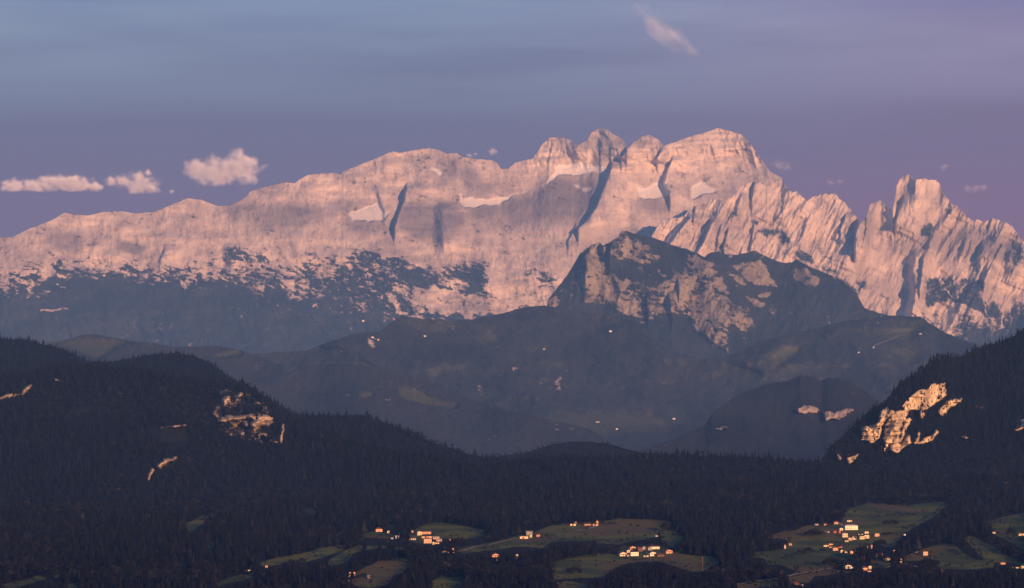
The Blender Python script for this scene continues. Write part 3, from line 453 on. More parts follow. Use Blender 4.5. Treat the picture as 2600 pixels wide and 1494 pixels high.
grass = mixc(gn, mrange(gn, noise(gn, .0055, 3, .5, (1.4, 1, 1), (0, 0, .6)), .52, .60, 0, .8), grass, (.098, .074, .032))
grass = mixc(gn, mrange(gn, noise(gn, .06, 5, .7), .4, .75, 0, .45), grass, (.035, .042, .018))
gn.links.new(mixc(gn, mrange(gn, s_.outputs[2], .25, .6), mixc(gn, mrange(gn, noise(gn, .03, 4), .4, .6), (.006, .007, .007), (.004, .006, .006)), grass), gb.inputs['Base Color'])
G.o = tag(G.build('meadow_basin', gm2, 200, 60), 'dark green meadows and woods in the foreground basin', 'ground', kind='structure')

# ------------------------------------------------------------------ trees
def bark_mat():
    m, n, b = newmat('bark'); n.links.new(mixc(n, mrange(n, noise(n, 3, 4), .4, .6), (.06, .045, .03), (.03, .024, .018)), b.inputs['Base Color']); return m
def leaf_mat(name):
    m, n, b = newmat(name); at = n.nodes.new('ShaderNodeAttribute'); at.attribute_name = 'cover'
    oi = n.nodes.new('ShaderNodeObjectInfo'); h = n.nodes.new('ShaderNodeHueSaturation'); h.inputs['Hue'].default_value = .5
    n.links.new(mrange(n, oi.outputs['Random'], 0, 1, .75, 1.25, False), h.inputs['Value']); n.links.new(at.outputs['Color'], h.inputs['Color']); n.links.new(h.outputs[0], b.inputs['Base Color'])
    b.inputs['Roughness'].default_value = .8; return m
M_bark = bark_mat(); M_needle = leaf_mat('needles'); M_leaf = leaf_mat('leaves')
def conifer(r, tiers, seg):
    """unit-height spruce: drooping jagged tiers, each a ring of branch tips around the stem"""
    V = []; Fc = []
    for k in range(tiers):
        f = k/(tiers-1); z0 = .10+.74*f+r.uniform(-.015, .015); rad = (.155*(1-f)**.85+.018)*r.uniform(.85, 1.12)
        zt = min(z0+.22*(1-.35*f), 1.0); b = len(V); ph = r.uniform(0, 6.28); V.append((r.uniform(-.006, .006), r.uniform(-.006, .006), zt if k < tiers-1 else 1.0))
        for s in range(seg*2):
            a = ph+math.pi*s/seg; q = rad*(r.uniform(.85, 1.2) if s % 2 == 0 else r.uniform(.42, .62)); V.append((q*math.cos(a), q*math.sin(a), z0-(.035 if s % 2 == 0 else -.02)*r.uniform(.6, 1.3)))
        for s in range(seg*2): Fc.append((b, b+1+s, b+1+(s+1) % (seg*2)))
    return np.array(V), np.array(Fc)
def broadleaf(r, n, puff=6):
    """unit-height rounded crown: leaf sprays spread through several puffs, with gaps"""
    V = []; Fc = []; cs = [(r.uniform(-.22, .22), r.uniform(-.22, .22), r.uniform(.38, .78), r.uniform(.15, .24)) for _ in range(puff)]+[(0, 0, .6, .28)]
    for i in range(n):
        c = r.choice(cs); d = Vector((r.gauss(0, 1), r.gauss(0, 1), r.gauss(0, 1))).normalized(); p = Vector(c[:3])+d*c[3]*r.uniform(.72, 1.05)
        t = d.cross(Vector((r.gauss(0, 1), r.gauss(0, 1), r.gauss(0, 1)))).normalized(); u = d.cross(t); w = r.uniform(.035, .075)*(90/n)**.3; nn = d*r.uniform(-.03, .03)
        b = len(V); V += [tuple(p+t*w+nn), tuple(p+u*w*r.uniform(.6, 1)), tuple(p-t*w-nn), tuple(p-u*w*r.uniform(.6, 1))]; Fc += [(b, b+1, b+2), (b, b+2, b+3)]
    return np.array(V), np.array(Fc)
def stem(h0, h1, r0, r1, seg=5, limbs=0, r=None):
    V = []; Fc = []
    def tube(a, b, ra, rb):
        a = Vector(a); b = Vector(b); d = (b-a).normalized(); t = d.orthogonal().normalized(); u = d.cross(t); o = len(V)
        for q, rad in ((a, ra), (b, rb)):
            for s in range(seg): V.append(tuple(q+(t*math.cos(6.2832*s/seg)+u*math.sin(6.2832*s/seg))*rad))
        for s in range(seg): Fc.append((o+s, o+(s+1) % seg, o+seg+(s+1) % seg)); Fc.append((o+s, o+seg+(s+1) % seg, o+seg+s))
    tube((0, 0, h0), (0, 0, h1), r0, r1)
    for i in range(limbs):
        a = r.uniform(0, 6.28); z = r.uniform(.25, .5); tube((0, 0, z), (.22*math.cos(a), .22*math.sin(a), z+r.uniform(.15, .3)), r1*.9, r1*.3)
    return np.array(V), np.array(Fc)
rr = random.Random(5)
T_con = [conifer(rr, 6, 4) for _ in range(6)]; T_brd = [broadleaf(rr, 70) for _ in range(6)]
def forest_mesh(name, P, H, col, templates, wide, mat):
    """one mesh of many trees: templates scaled, turned and coloured one by one"""
    Vs = []; Fs = []; Cs = []; off = 0; k = RNG.integers(0, len(templates), len(P)); ang = RNG.uniform(0, 6.283, len(P))
    for t, (v, f) in enumerate(templates):
        i = np.where(k == t)[0]; m = len(i)
        if not m: continue
        ca = np.cos(ang[i])[:, None]; sa = np.sin(ang[i])[:, None]; h = H[i][:, None]; w = h*wide[i][:, None]
        X = (v[None, :, 0]*ca-v[None, :, 1]*sa)*w+P[i, 0:1]; Y = (v[None, :, 0]*sa+v[None, :, 1]*ca)*w+P[i, 1:2]; Z = v[None, :, 2]*h+P[i, 2:3]
        Vs.append(np.stack([X, Y, Z], -1).reshape(-1, 3)); Fs.append((f[None]+(np.arange(m)*len(v))[:, None, None]+off).reshape(-1, 3)); off += m*len(v)
        shade = (.8+.4*RNG.random((m, len(v), 1)))
        c = np.concatenate([np.repeat(col[i][:, None], len(v), 1)*shade, np.ones((m, len(v), 1))], -1); Cs.append(c.reshape(-1, 4))
    return mesh_np(name, np.concatenate(Vs), np.concatenate(Fs), [mat], cols=np.concatenate(Cs))
def scatter(h, sx, sy, poly=None, top_in=6):
    """jittered spots over a slope's traced extent"""
    x0, x1 = max(h.x[0], -420), min(h.x[-1], 3150); y0, y1 = h.top.min(), min(h.bot.max(), 1600)
    gx, gy = np.meshgrid(np.arange(x0, x1, sx), np.arange(y0, y1, sy)); gx = (gx+RNG.uniform(-.5, .5, gx.shape)*sx).ravel(); gy = (gy+RNG.uniform(-.5, .5, gy.shape)*sy).ravel()
    t = np.interp(gx, h.x, h.top); b = np.interp(gx, h.x, h.bot); k = (gy > t+.5) & (gy < b); return gx[k], gy[k]
def many(px, py, polys):
    r = np.zeros(px.shape, bool)
    for p in polys: r |= inpoly(px, py, p)
    return r
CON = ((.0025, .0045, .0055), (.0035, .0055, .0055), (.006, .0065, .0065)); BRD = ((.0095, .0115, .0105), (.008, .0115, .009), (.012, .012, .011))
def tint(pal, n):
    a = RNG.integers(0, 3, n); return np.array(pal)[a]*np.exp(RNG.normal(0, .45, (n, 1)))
# ------------------------------------------------------------------ buildings: spot, width and wall height in picture units, form, wall, roof, turn, label, category
# forms: g gable to the viewer, s eaves to the viewer, l long low, b block with rows of windows, h hipped, t narrow tower, c chapel
LH = 'hamlet left of centre'; MH = 'middle hamlet'; RV = 'village at the right'
HOUSES = [
 (878, 1465, 25, 5, 'l', 'C', 'd', 10, 'long low cream shed beside the salmon house at lower left', 'shed'),
 (893, 1463, 15, 10, 'b', 'P', 'd', 14, 'square salmon house above the long low shed at lower left', 'house'),
 (936, 1468, 7, 5, 's', 'G', 'g', 8, 'small pale hut alone right of the salmon house', 'hut'),
 (884, 1477, 5, 2.5, 'l', 'P', 'd', 5, 'tiny orange hut just below the long low shed', 'hut'),
 (629, 1450, 14, 3, 'l', 'C', 'd', 5, 'thin bright shed at the foot of the left woods', 'shed'),
 (676, 1441, 6, 4, 'g', 'P', 'd', 20, 'small orange cottage at the left tip of the long meadow strip', 'cottage'),
 (961, 1350, 17, 6, 'h', 'P', 'r', 12, 'house with broad brown hipped roof, leftmost at the forest edge, '+LH, 'house'),
 (986, 1354, 7, 5, 'g', 'C', 'd', 15, 'small cream cottage right of the brown hipped roof house', 'cottage'),
 (995, 1369, 6, 3, 'l', 'G', 'g', 8, 'small grey shed at the left end of the '+LH, 'shed'),
 (1008, 1368, 9, 8, 'g', 'W', 'd', 12, 'white gabled house at the left end of the '+LH, 'house'),
 (1023, 1359, 17, 4, 'l', 'C', 'g', 8, 'long bright shed above the white gabled house, '+LH, 'shed'),
 (1024, 1364, 5, 4, 'g', 'C', 'd', 20, 'tiny cream annex under the long bright shed, '+LH, 'shed'),
 (1047, 1355, 4, 7, 't', 'P', 'd', 10, 'narrow upright orange tower at the top of the '+LH, 'tower'),
 (1041, 1371, 9, 4, 's', 'P', 'd', 15, 'low orange house on the lower row of the '+LH, 'house'),
 (1052, 1371, 8, 3.5, 's', 'W', 'd', 5, 'low white house beside the low orange one, '+LH, 'house'),
 (1063, 1359, 12, 8, 'g', 'C', 'd', 18, 'cream gabled house joined to the long row of the '+LH, 'house'),
 (1081, 1356, 24, 6, 's', 'P', 'd', 12, 'long peach house with many windows, top row of the '+LH, 'house'),
 (1083, 1366, 26, 4, 'l', 'P', 'd', 12, 'long low peach house below the long top row, '+LH, 'house'),
 (1085, 1379, 20, 11, 'b', 'P', 'd', 16, 'salmon apartment block with rows of windows, '+LH, 'apartment block'),
 (1107, 1369, 16, 4, 's', 'P', 'g', 10, 'peach house with pale roof right of the apartment block', 'house'),
 (1114, 1375, 14, 4, 's', 'P', 'g', 6, 'low peach house under the pale roofed one, right end of the '+LH, 'house'),
 (1109, 1381, 10, 3.5, 's', 'C', 'd', 10, 'cream house at the lower right end of the '+LH, 'house'),
 (1100, 1383, 5, 6, 'g', 'C', 'd', 12, 'narrow cream house at the right foot of the apartment block', 'house'),
 (1142, 1374, 7, 4, 'g', 'P', 'r', 18, 'small peach cottage alone on the slope right of the '+LH, 'cottage'),
 (1121, 1403, 8, 4, 'g', 'C', 'd', 12, 'cream house, left end of the row below the dark grove', 'house'),
 (1131, 1402, 10, 3, 'l', 'P', 'd', 5, 'low peach shed in the row below the dark grove', 'shed'),
 (1140, 1404, 6, 3.5, 'g', 'P', 'd', 15, 'small peach hut in the row below the dark grove', 'hut'),
 (1147, 1397, 9, 4, 's', 'P', 'r', 8, 'house with red roof behind the row below the dark grove', 'house'),
 (1154, 1404, 7, 4.5, 'g', 'W', 'd', 15, 'white house at the right end of the row below the dark grove', 'house'),
 (1343, 1359, 16, 8, 's', 'G', 'g', 12, 'big pale barn at the top of the centre farm', 'barn'),
 (1330, 1368, 21, 6, 'l', 'C', 'd', 8, 'long cream house in front of the big pale barn, centre farm', 'house'),
 (1347, 1365, 6, 5, 'g', 'C', 'd', 15, 'small cream annex right of the long house, centre farm', 'annex'),
 (1366, 1363, 9, 5, 's', 'P', 'r', 12, 'small red roofed house right of the centre farm', 'house'),
 (1256, 1414, 17, 5, 'g', 'P', 'r', 14, 'broad gabled orange house at the top of the farm, bottom centre', 'farmhouse'),
 (1256, 1424, 18, 3.5, 'l', 'C', 'd', 8, 'low cream shed at the bottom of the farm, bottom centre', 'shed'),
 (1266, 1419, 5, 4, 'g', 'C', 'd', 18, 'small cream hut between the buildings of the farm, bottom centre', 'hut'),
 (1283, 1423, 17, 3.5, 'l', 'P', 'd', 10, 'low orange shed right of the farm, bottom centre', 'shed'),
 (1311, 1414, 7, 5, 'g', 'C', 'd', 14, 'small bright cottage at the far right of the farm, bottom centre', 'cottage'),
 (1311, 1420, 4, 2, 'l', 'G', 'g', 4, 'tiny grey shed below the small bright cottage, bottom centre', 'shed'),
 (1455, 1335, 14, 4.5, 'l', 'C', 'd', 6, 'long cream barn, leftmost of the three upper farm buildings', 'barn'),
 (1461, 1330, 4, 4, 'g', 'P', 'd', 15, 'tiny hut behind the long cream barn, upper meadow', 'hut'),
 (1491, 1334, 18, 3.5, 's', 'P', 'd', 10, 'dark roofed farmhouse, middle one of the three upper farm buildings', 'farmhouse'),
 (1511, 1335, 13, 4, 'l', 'P', 'd', 12, 'low orange wing at the right of the upper farm buildings', 'barn'),
 (1516, 1333, 5, 9, 't', 'P', 'r', 12, 'upright orange tower house, rightmost of the upper farm buildings', 'tower'),
 (1580, 1411, 18, 6, 'g', 'W', 'd', 16, 'white gabled house, leftmost of the '+MH, 'house'),
 (1610, 1411, 20, 9, 'b', 'W', 'd', 8, 'square white house with dark roof, front row of the '+MH, 'house'),
 (1595, 1403, 8, 5, 'g', 'C', 'd', 14, 'small cream house between the two front white houses, '+MH, 'house'),
 (1594, 1413, 5, 4, 'g', 'P', 'd', 10, 'tiny peach hut left of the square white house, '+MH, 'hut'),
 (1604, 1396, 15, 6, 'g', 'P', 'r', 22, 'orange gabled house at the back left of the '+MH, 'house'),
 (1623, 1400, 12, 7, 'g', 'T', 'r', 18, 'brown timber house in the back row of the '+MH, 'house'),
 (1635, 1396, 9, 6, 'g', 'G', 'g', 10, 'small grey gabled house in the back row, '+MH, 'house'),
 (1648, 1397, 11, 6, 'g', 'G', 'r', 16, 'grey gabled house left of the wide white one, '+MH, 'house'),
 (1661, 1394, 24, 6, 's', 'W', 'd', 12, 'wide white house at the back right of the '+MH, 'house'),
 (1655, 1411, 16, 7, 'g', 'W', 'd', 14, 'white gabled house at the right of the front row, '+MH, 'house'),
 (1643, 1408, 5, 5, 'g', 'C', 'd', 15, 'narrow cream house touching the right white gable, '+MH, 'house'),
 (1676, 1413, 18, 5, 's', 'T', 'd', 12, 'dark brown barn at the right end of the front row, '+MH, 'barn'),
 (1640, 1414, 12, 2.5, 'l', 'W', 'g', 4, 'low white shed at the front edge of the '+MH, 'shed'),
 (1696, 1404, 17, 5, 'g', 'P', 'r', 20, 'gabled peach house alone right of the '+MH, 'house'),
 (1666, 1363, 7, 2.5, 'l', 'G', 'g', 20, 'small grey hut on the slope above the '+MH, 'hut'),
 (1838, 1428, 12, 5, 'g', 'T', 'r', 14, 'small brown hut at the wood edge right of the middle meadow', 'hut'),
 (2160, 1345, 33, 10, 'B', 'W', 'p', 10, 'long white building with dark windows, the largest of the '+RV, 'building'),
 (2156, 1325, 12, 4, 's', 'C', 'd', 10, 'cream house highest up above the long white building', 'house'),
 (2122, 1331, 10, 5, 's', 'P', 'r', 14, 'orange house left above the long white building', 'house'),
 (2095, 1334, 7, 3, 's', 'P', 'r', 10, 'small red cottage at the forest edge, '+RV, 'cottage'),
 (2073, 1334, 9, 2.5, 'l', 'G', 'g', 5, 'low grey shed at the forest edge, leftmost above the '+RV, 'shed'),
 (2134, 1347, 9, 5, 'g', 'C', 'd', 16, 'small cream house touching the left of the long white building', 'house'),
 (2122, 1353, 13, 4, 's', 'R', 'r', 10, 'reddish house below left of the long white building', 'house'),
 (2131, 1354, 5, 6, 'g', 'R', 'r', 18, 'narrow reddish annex beside the reddish house', 'annex'),
 (2099, 1353, 13, 2.5, 'l', 'G', 'g', 6, 'low grey shed with pale roof beside the dark grove, '+RV, 'shed'),
 (2144, 1364, 14, 9, 'b', 'C', 'g', 14, 'square cream house below the long white building', 'house'),
 (2199, 1355, 10, 5, 'h', 'C', 'd', 12, 'small cream house at the right of the long white building', 'house'),
 (2185, 1358, 13, 2.5, 'l', 'G', 'd', 6, 'low grey shed above the right terrace, '+RV, 'shed'),
 (2187, 1369, 13, 7, 'b', 'C', 'd', 12, 'left half of the cream terrace with windows, '+RV, 'terrace house'),
 (2199, 1367, 13, 8, 'b', 'C', 'd', 16, 'right half of the cream terrace with windows, '+RV, 'terrace house'),
 (2176, 1367, 6, 4, 'g', 'C', 'd', 10, 'small cream link house between the two terraces, '+RV, 'house'),
 (2158, 1372, 13, 6, 'b', 'C', 'd', 12, 'left house of the lower terrace, '+RV, 'terrace house'),
 (2168, 1370, 11, 7, 'b', 'C', 'd', 16, 'right house of the lower terrace, '+RV, 'terrace house'),
 (2149, 1376, 9, 4, 's', 'C', 'd', 14, 'low cream annex at the left foot of the lower terrace', 'annex'),
 (2225, 1362, 12, 7, 'b', 'P', 'd', 14, 'square orange house at the right edge of the '+RV, 'house'),
 (2097, 1388, 13, 4, 's', 'C', 'd', 10, 'cream house at the left end of the lower house row, '+RV, 'house'),
 (2108, 1384, 12, 3.5, 's', 'P', 'd', 16, 'peach house second in the lower house row, '+RV, 'house'),
 (2119, 1398, 14, 7, 'b', 'P', 'd', 18, 'peach house with many windows in the lower house row', 'house'),
 (2109, 1391, 9, 1.8, 'l', 'P', 'd', 8, 'low shed left of the many windowed peach house', 'shed'),
 (2133, 1391, 9, 3, 's', 'R', 'r', 12, 'dull red roofed house above the lower house row', 'house'),
 (2136, 1403, 7, 5, 'g', 'C', 'd', 14, 'small cream gabled house in the lower house row', 'house'),
 (2148, 1404, 8, 3, 's', 'G', 'g', 6, 'small grey house in the lower house row', 'house'),
 (2164, 1405, 13, 6, 's', 'P', 'd', 14, 'orange house at the right end of the lower house row', 'house'),
 (2006, 1385, 7, 4, 'g', 'P', 'r', 12, 'small orange cottage behind the lone white chapel', 'cottage'),
 (1992, 1393, 4, 6, 'c', 'W', 'd', 10, 'tiny upright white chapel alone on the right meadow', 'chapel'),
 (2199, 1393, 8, 5, 'g', 'G', 'g', 10, 'grey house half hidden above the tall grove', 'house'),
 (2213, 1394, 4, 9, 't', 'P', 'r', 12, 'narrow orange tower above the tall grove', 'tower'),
 (2151, 1443, 17, 6, 'g', 'W', 'd', 16, 'white gabled barn at the lower right farm', 'barn'),
 (2168, 1443, 17, 3, 'l', 'C', 'd', 10, 'long low cream shed joined to the white gabled barn', 'shed'),
 (2193, 1449, 16, 7, 's', 'P', 'r', 18, 'orange farmhouse with red roof at the lower right farm', 'farmhouse'),
 (2208, 1445, 8, 7, 'g', 'C', 'd', 12, 'narrow cream house right of the orange farmhouse', 'house'),
 (2207, 1452, 9, 3, 's', 'P', 'd', 8, 'low peach annex below the orange farmhouse', 'annex'),
 (1976, 1490, 10, 6, 'b', 'C', 'd', 14, 'square cream house at the bottom edge below the pale road', 'house'),
 (1962, 1494, 17, 4, 's', 'P', 'd', 12, 'peach house cut off by the bottom edge', 'house'),
 (2022, 1485, 12, 3, 's', 'T', 'r', 16, 'dim brown house at the bottom edge right of the pale road', 'house'),
 (2035, 1488, 8, 2.5, 'l', 'G', 'g', 6, 'dim grey shed at the bottom edge beside the brown house', 'shed'),
 (2253, 1423, 18, 5, 'h', 'C', 'd', 20, 'bright cream house between the tall grove and the narrow house', 'house'),
 (2232, 1411, 17, 3, 's', 'T', 'r', 14, 'dim red roofed house behind the bright cream house', 'house'),
 (2227, 1416, 6, 1.8, 'l', 'W', 'g', 4, 'thin white shed under the dim red roofed house', 'shed'),
 (2269, 1402, 8, 4, 'g', 'P', 'd', 14, 'small peach house above the narrow dark tree, far right', 'house'),
 (2286, 1407, 5, 9, 't', 'R', 'r', 12, 'narrow red towering house at the far right wood edge', 'tower'),
 (2289, 1428, 10, 7, 'g', 'C', 'd', 16, 'cream house at the bend of the right road', 'house'),
 (2348, 1410, 12, 9, 'b', 'P', 'd', 14, 'house with a grid of windows at the far right', 'house'),
 (2336, 1407, 6, 4, 'g', 'P', 'd', 10, 'small house touching the one with the window grid', 'house'),
 (2328, 1406, 7, 2.5, 'l', 'G', 'g', 8, 'low grey shed left of the window grid house', 'shed'),
 (2322, 1446, 12, 4, 'h', 'C', 'd', 14, 'small bright hipped house below the right road', 'house'),
 (2389, 1454, 11, 4, 'g', 'P', 'r', 16, 'peach cottage lowest at the far right, on the dark wood edge', 'cottage'),
 (2296, 1360, 5, 3, 'g', 'W', 'd', 12, 'tiny white hut at the wood edge right of the village', 'hut'),
 (2489, 1344, 6, 3, 'g', 'P', 'd', 14, 'small peach hut on the dark slope at far right', 'hut'),
 (2517, 1355, 18, 4, 's', 'C', 'd', 14, 'bright long house on the upper slope at far right', 'house'),
 (2594, 1360, 20, 5, 's', 'C', 'd', 10, 'house cut off by the right edge, upper one', 'house'),
 (2544, 1433, 14, 4, 'h', 'P', 'd', 18, 'hipped peach house on the lower slope near the right edge', 'house'),
 (2577, 1443, 24, 2.5, 'l', 'C', 'd', 10, 'long low bright barn at the right edge', 'barn'),
 (2597, 1443, 12, 6, 's', 'C', 'd', 14, 'tall bright house at the end of the long low barn, right edge', 'house'),
]
HOUSE_SPOTS = [h[:4] for h in HOUSES]
WALLS = {'W': ('white_plaster', (.80, .77, .64)), 'C': ('cream_plaster', (.74, .65, .44)), 'P': ('salmon_plaster', (.66, .42, .30)), 'T': ('timber', (.16, .10, .06)), 'G': ('grey_render', (.36, .35, .34)), 'R': ('red_render', (.42, .17, .11))}
ROOFS = {'d': ('dark_roof', (.050, .042, .038)), 'r': ('tile_roof', (.22, .075, .045)), 'g': ('sheet_roof', (.30, .30, .32)), 'p': ('pale_roof', (.46, .46, .47))}
def plain(name, c, var=.25, sc=.8):
    m, n, b = newmat(name); oi = n.nodes.new('ShaderNodeObjectInfo')
    col = mixc(n, mrange(n, noise(n, sc, 5), .35, .7), c, tuple(v*(1-var) for v in c))
    h = n.nodes.new('ShaderNodeHueSaturation'); n.links.new(mrange(n, oi.outputs['Random'], 0, 1, .8, 1.12, False), h.inputs['Value']); n.links.new(col, h.inputs['Color'])
    n.links.new(h.outputs[0], b.inputs['Base Color']); return m
MW = {k: plain(*v) for k, v in WALLS.items()}; MR = {k: plain(*v, .4) for k, v in ROOFS.items()}
M_pane, _, b_ = newmat('window_glass'); b_.inputs['Base Color'].default_value = (.02, .022, .026, 1); b_.inputs['Roughness'].default_value = .15; b_.inputs['Specular IOR Level'].default_value = .5
M_wood = plain('balcony_wood', (.11, .065, .035)); M_chim = plain('chimney_brick', (.22, .15, .12))
class MB:
    def __init__(s): s.V = []; s.F = []
    def poly(s, pts): o = len(s.V); s.V += [tuple(p) for p in pts]; s.F.append(tuple(range(o, o+len(pts))))
    def box(s, x0, x1, y0, y1, z0, z1):
        o = len(s.V); s.V += [(x, y, z) for x in (x0, x1) for y in (y0, y1) for z in (z0, z1)]
        s.F += [tuple(o+i for i in f) for f in ((0, 1, 3, 2), (4, 6, 7, 5), (0, 4, 5, 1), (2, 3, 7, 6), (0, 2, 6, 4), (1, 5, 7, 3))]
    def prism(s, prof, y0, y1, axis='y'):
        """extrude an x,z profile along y (or a y,z profile along x)"""
        o = len(s.V); n = len(prof)
        for q in (y0, y1): s.V += [(a, q, z) if axis == 'y' else (q, a, z) for a, z in prof]
        s.F += [tuple(o+i for i in range(n)), tuple(o+n+i for i in reversed(range(n)))]
        s.F += [(o+i, o+(i+1) % n, o+n+(i+1) % n, o+n+i) for i in range(n)]
    def obj(s, name, mat, parent):
        me = bpy.data.meshes.new(name); me.from_pydata(s.V, [], s.F); me.materials.append(mat); me.update()
        import bmesh
        bm = bmesh.new(); bm.from_mesh(me); bmesh.ops.recalc_face_normals(bm, faces=bm.faces); bm.to_mesh(me); bm.free()
        return obj(name, me, parent)
def one(name, mat, parent, *box): m = MB(); m.box(*box); return m.obj(name, mat, parent)
def build_house(p, w, h, form, wall, roof, yaw, label, cat, r):
    name = {'farmhouse': 'farmhouse', 'apartment block': 'apartment_block', 'terrace house': 'terrace_house', 'building': 'large_building'}.get(cat, cat)
    root = bpy.data.objects.new(name, None); C.objects.link(root); root.location = p; root.rotation_euler = (0, 0, math.radians(yaw)); root.empty_display_size = 2
    d = {'g': w*1.25, 's': max(w*.62, 5), 'l': max(w*.42, 4), 'b': max(w*.8, 7), 'B': w*.55, 'h': w*.8, 't': w, 'c': w*1.9}[form]
    x, y = w/2, d/2; wm, rm = MW[wall], MR[roof]; b = MB(); t = MB(); ov = .55 if w > 5 else .3; th = .28
    if form in 'gc':
        pitch = .36 if form == 'g' else .9; rz = h+x*pitch
        b.prism([(-x, -2.5), (x, -2.5), (x, h), (0, rz), (-x, h)], -y, y)
        e = h-ov*pitch; t.prism([(-x-ov, e+.02), (0, rz+.02), (x+ov, e+.02), (x+ov, e+th), (0, rz+th+.05), (-x-ov, e+th)], -y-ov, y+ov)
        if form == 'c':
            m = MB(); m.box(-w*.28, w*.28, -y-w*.5, -y-.02, -2.5, rz+w*.4); m.obj('bell_tower', wm, root)
            m = MB(); q = w*.34; zz = rz+w*.4+.01; yy = -y-w*.25
            for k in range(4):
                c = [(-q, yy-q), (q, yy-q), (q, yy+q), (-q, yy+q)]; m.poly([(*c[k], zz), (*c[(k+1) % 4], zz), (0, yy, zz+w*1.1)])
            m.poly([(-q, yy-q, zz), (-q, yy+q, zz), (q, yy+q, zz), (q, yy-q, zz)]); m.obj('spire', rm, root)
    elif form in 'sl':
        pitch = .42 if form == 's' else .28; rz = h+y*pitch; e = h-ov*pitch
        b.prism([(-y, -2.5), (y, -2.5), (y, h), (0, rz), (-y, h)], -x, x, 'x')
        t.prism([(-y-ov, e+.02), (0, rz+.02), (y+ov, e+.02), (y+ov, e+th), (0, rz+th+.05), (-y-ov, e+th)], -x-ov, x+ov, 'x')
    else:
        b.box(-x, x, -y, y, -2.5, h); top = h+{'b': x*.3, 'B': x*.16, 'h': x*.5, 't': w*.9}[form]; q = {'b': .25, 'B': .55, 'h': .3, 't': 0.02}[form]
        c0 = [(-x-ov, -y-ov, h+.02), (x+ov, -y-ov, h+.02), (x+ov, y+ov, h+.02), (-x-ov, y+ov, h+.02)]; c1_ = [(-x*q, -y*.05, top), (x*q, -y*.05, top), (x*q, y*.05, top), (-x*q, y*.05, top)]
        t.poly(c0[::-1]); t.poly(c1_)
        for k in range(4): t.poly([c0[k], c0[(k+1) % 4], c1_[(k+1) % 4], c1_[k]])
    b.obj('wall', wm, root); t.obj('roof', rm, root)
    # windows and door on the side that faces the valley
    rows = max(1, int(h/2.9)) if form != 't' else max(1, int(h/3)); cols = max(1, int(w/(2.6 if form in 'bB' else 3.2)))
    if h > 2 and form != 'l':
        for i in range(rows):
            for j in range(cols):
                wx = -x+(j+.5)*w/cols; wz = (i+.5)*h/rows-.1; ww = .5 if form not in 'bB' else .62
                if i == 0 and j == cols//2 and form in 'gsh': one('door', M_wood, root, wx-.6, wx+.6, -y-.05, -y+.02, 0, min(2.1, h*.8)); continue
                if form == 'B' and (j > cols*.45 or i > 0): ww = .3
                elif form == 'B': ww = .95; wz = h*.36
                one('window', M_pane, root, wx-ww, wx+ww, -y-.05, -y+.02, wz-.55, wz+.65)
    if form in 'l' and w > 6: one('door', M_wood, root, -x*.4, -x*.4+min(2.6, w*.3), -y-.05, -y+.02, 0, min(2.4, h*.85))
    if form == 'g' and w > 8 and wall in 'WP': m = MB(); m.box(-x*.8, x*.8, -y-1.0, -y-.06, h*.52, h*.52+.95); m.obj('balcony', M_wood, root)
    if form in 'gsbh' and w > 4.5: cx = x*r.uniform(-.4, .4); one('chimney', M_chim, root, cx-.35, cx+.35, y*.15, y*.15+.7, h*.9, h+(x*.36 if form == 'g' else y*.42 if form == 's' else x*.3)+1.0)
    return tag(root, label, cat)
hr_ = random.Random(3)
for hx, hy, hw, hh, form, wall, roof, yaw, label, cat in HOUSES:
    p = G.at(hx, hy)[0]; m = K*p[1]; build_house(p, hw*m, max(hh*m, 1.6), form, wall, roof, yaw+hr_.uniform(-6, 6), label, cat, hr_)
# far farms in the hazy valley
FAR = [(946, 858, 9, 5, 's', 'W', 'd', 'white farmhouse on the hazy spur left of the alpine pastures', Dd), (960, 864, 8, 5, 's', 'C', 'd', 'cream barn just right of the white farmhouse on the hazy spur', Dd), (1078, 855, 9, 5, 's', 'W', 'd', 'bright farmhouse on the pasture under the pale rock strip', Dd), (1381, 888, 8, 4, 's', 'W', 'd', 'farmhouse in the middle of the long hazy pasture', Dd), (1550, 843, 10, 6, 's', 'W', 'd', 'bright alpine lodge below the dark grey rock peak', Dd), (1431, 1114, 13, 5, 'l', 'W', 'd', 'long white barn on the valley floor left of the brown mound', Dd), (1517, 1073, 14, 4, 'l', 'C', 'd', 'pale long farm on the green valley floor, left one', Dd), (1566, 1091, 9, 5, 's', 'W', 'd', 'bright farmhouse on the green valley floor, lower one', Dd), (1290, 1068, 9, 4, 's', 'W', 'd', 'white farmhouse on the valley floor below the blue hill', Dd), (1711, 1065, 10, 5, 's', 'W', 'd', 'bright farmhouse at the left foot of the knoll with bare cliffs', Dd), (1335, 1130, 8, 4, 's', 'C', 'd', 'small cream house just above the saddle of the dark ridges', Dd), (2218, 884, 6, 5, 's', 'W', 'd', 'bright hut at the lower end of the far pasture road', Dd), (2337, 849, 9, 4, 's', 'W', 'd', 'bright hut at the upper end of the far pasture road', Dd), (2180, 896, 7, 4, 's', 'W', 'd', 'lone bright hut left below the far pasture road', Dd), (922, 816, 9, 5, 's', 'C', 'd', 'bright hut high on the hazy forest slope, left of centre', A), (547, 910, 7, 6, 'g', 'C', 'd', 'small sunlit house on the hazy hill right of the dark dome', Dd)]
for hx, hy, hw, hh, form, wall, roof, label, L_ in FAR:
    p = L_.at(hx, hy)[0]; m = K*p[1]; build_house(p, hw*m*.66, hh*m*.55, form, wall, roof, hr_.uniform(5, 25), label, 'hut' if 'hut' in label else 'barn' if 'barn' in label else 'house', hr_)
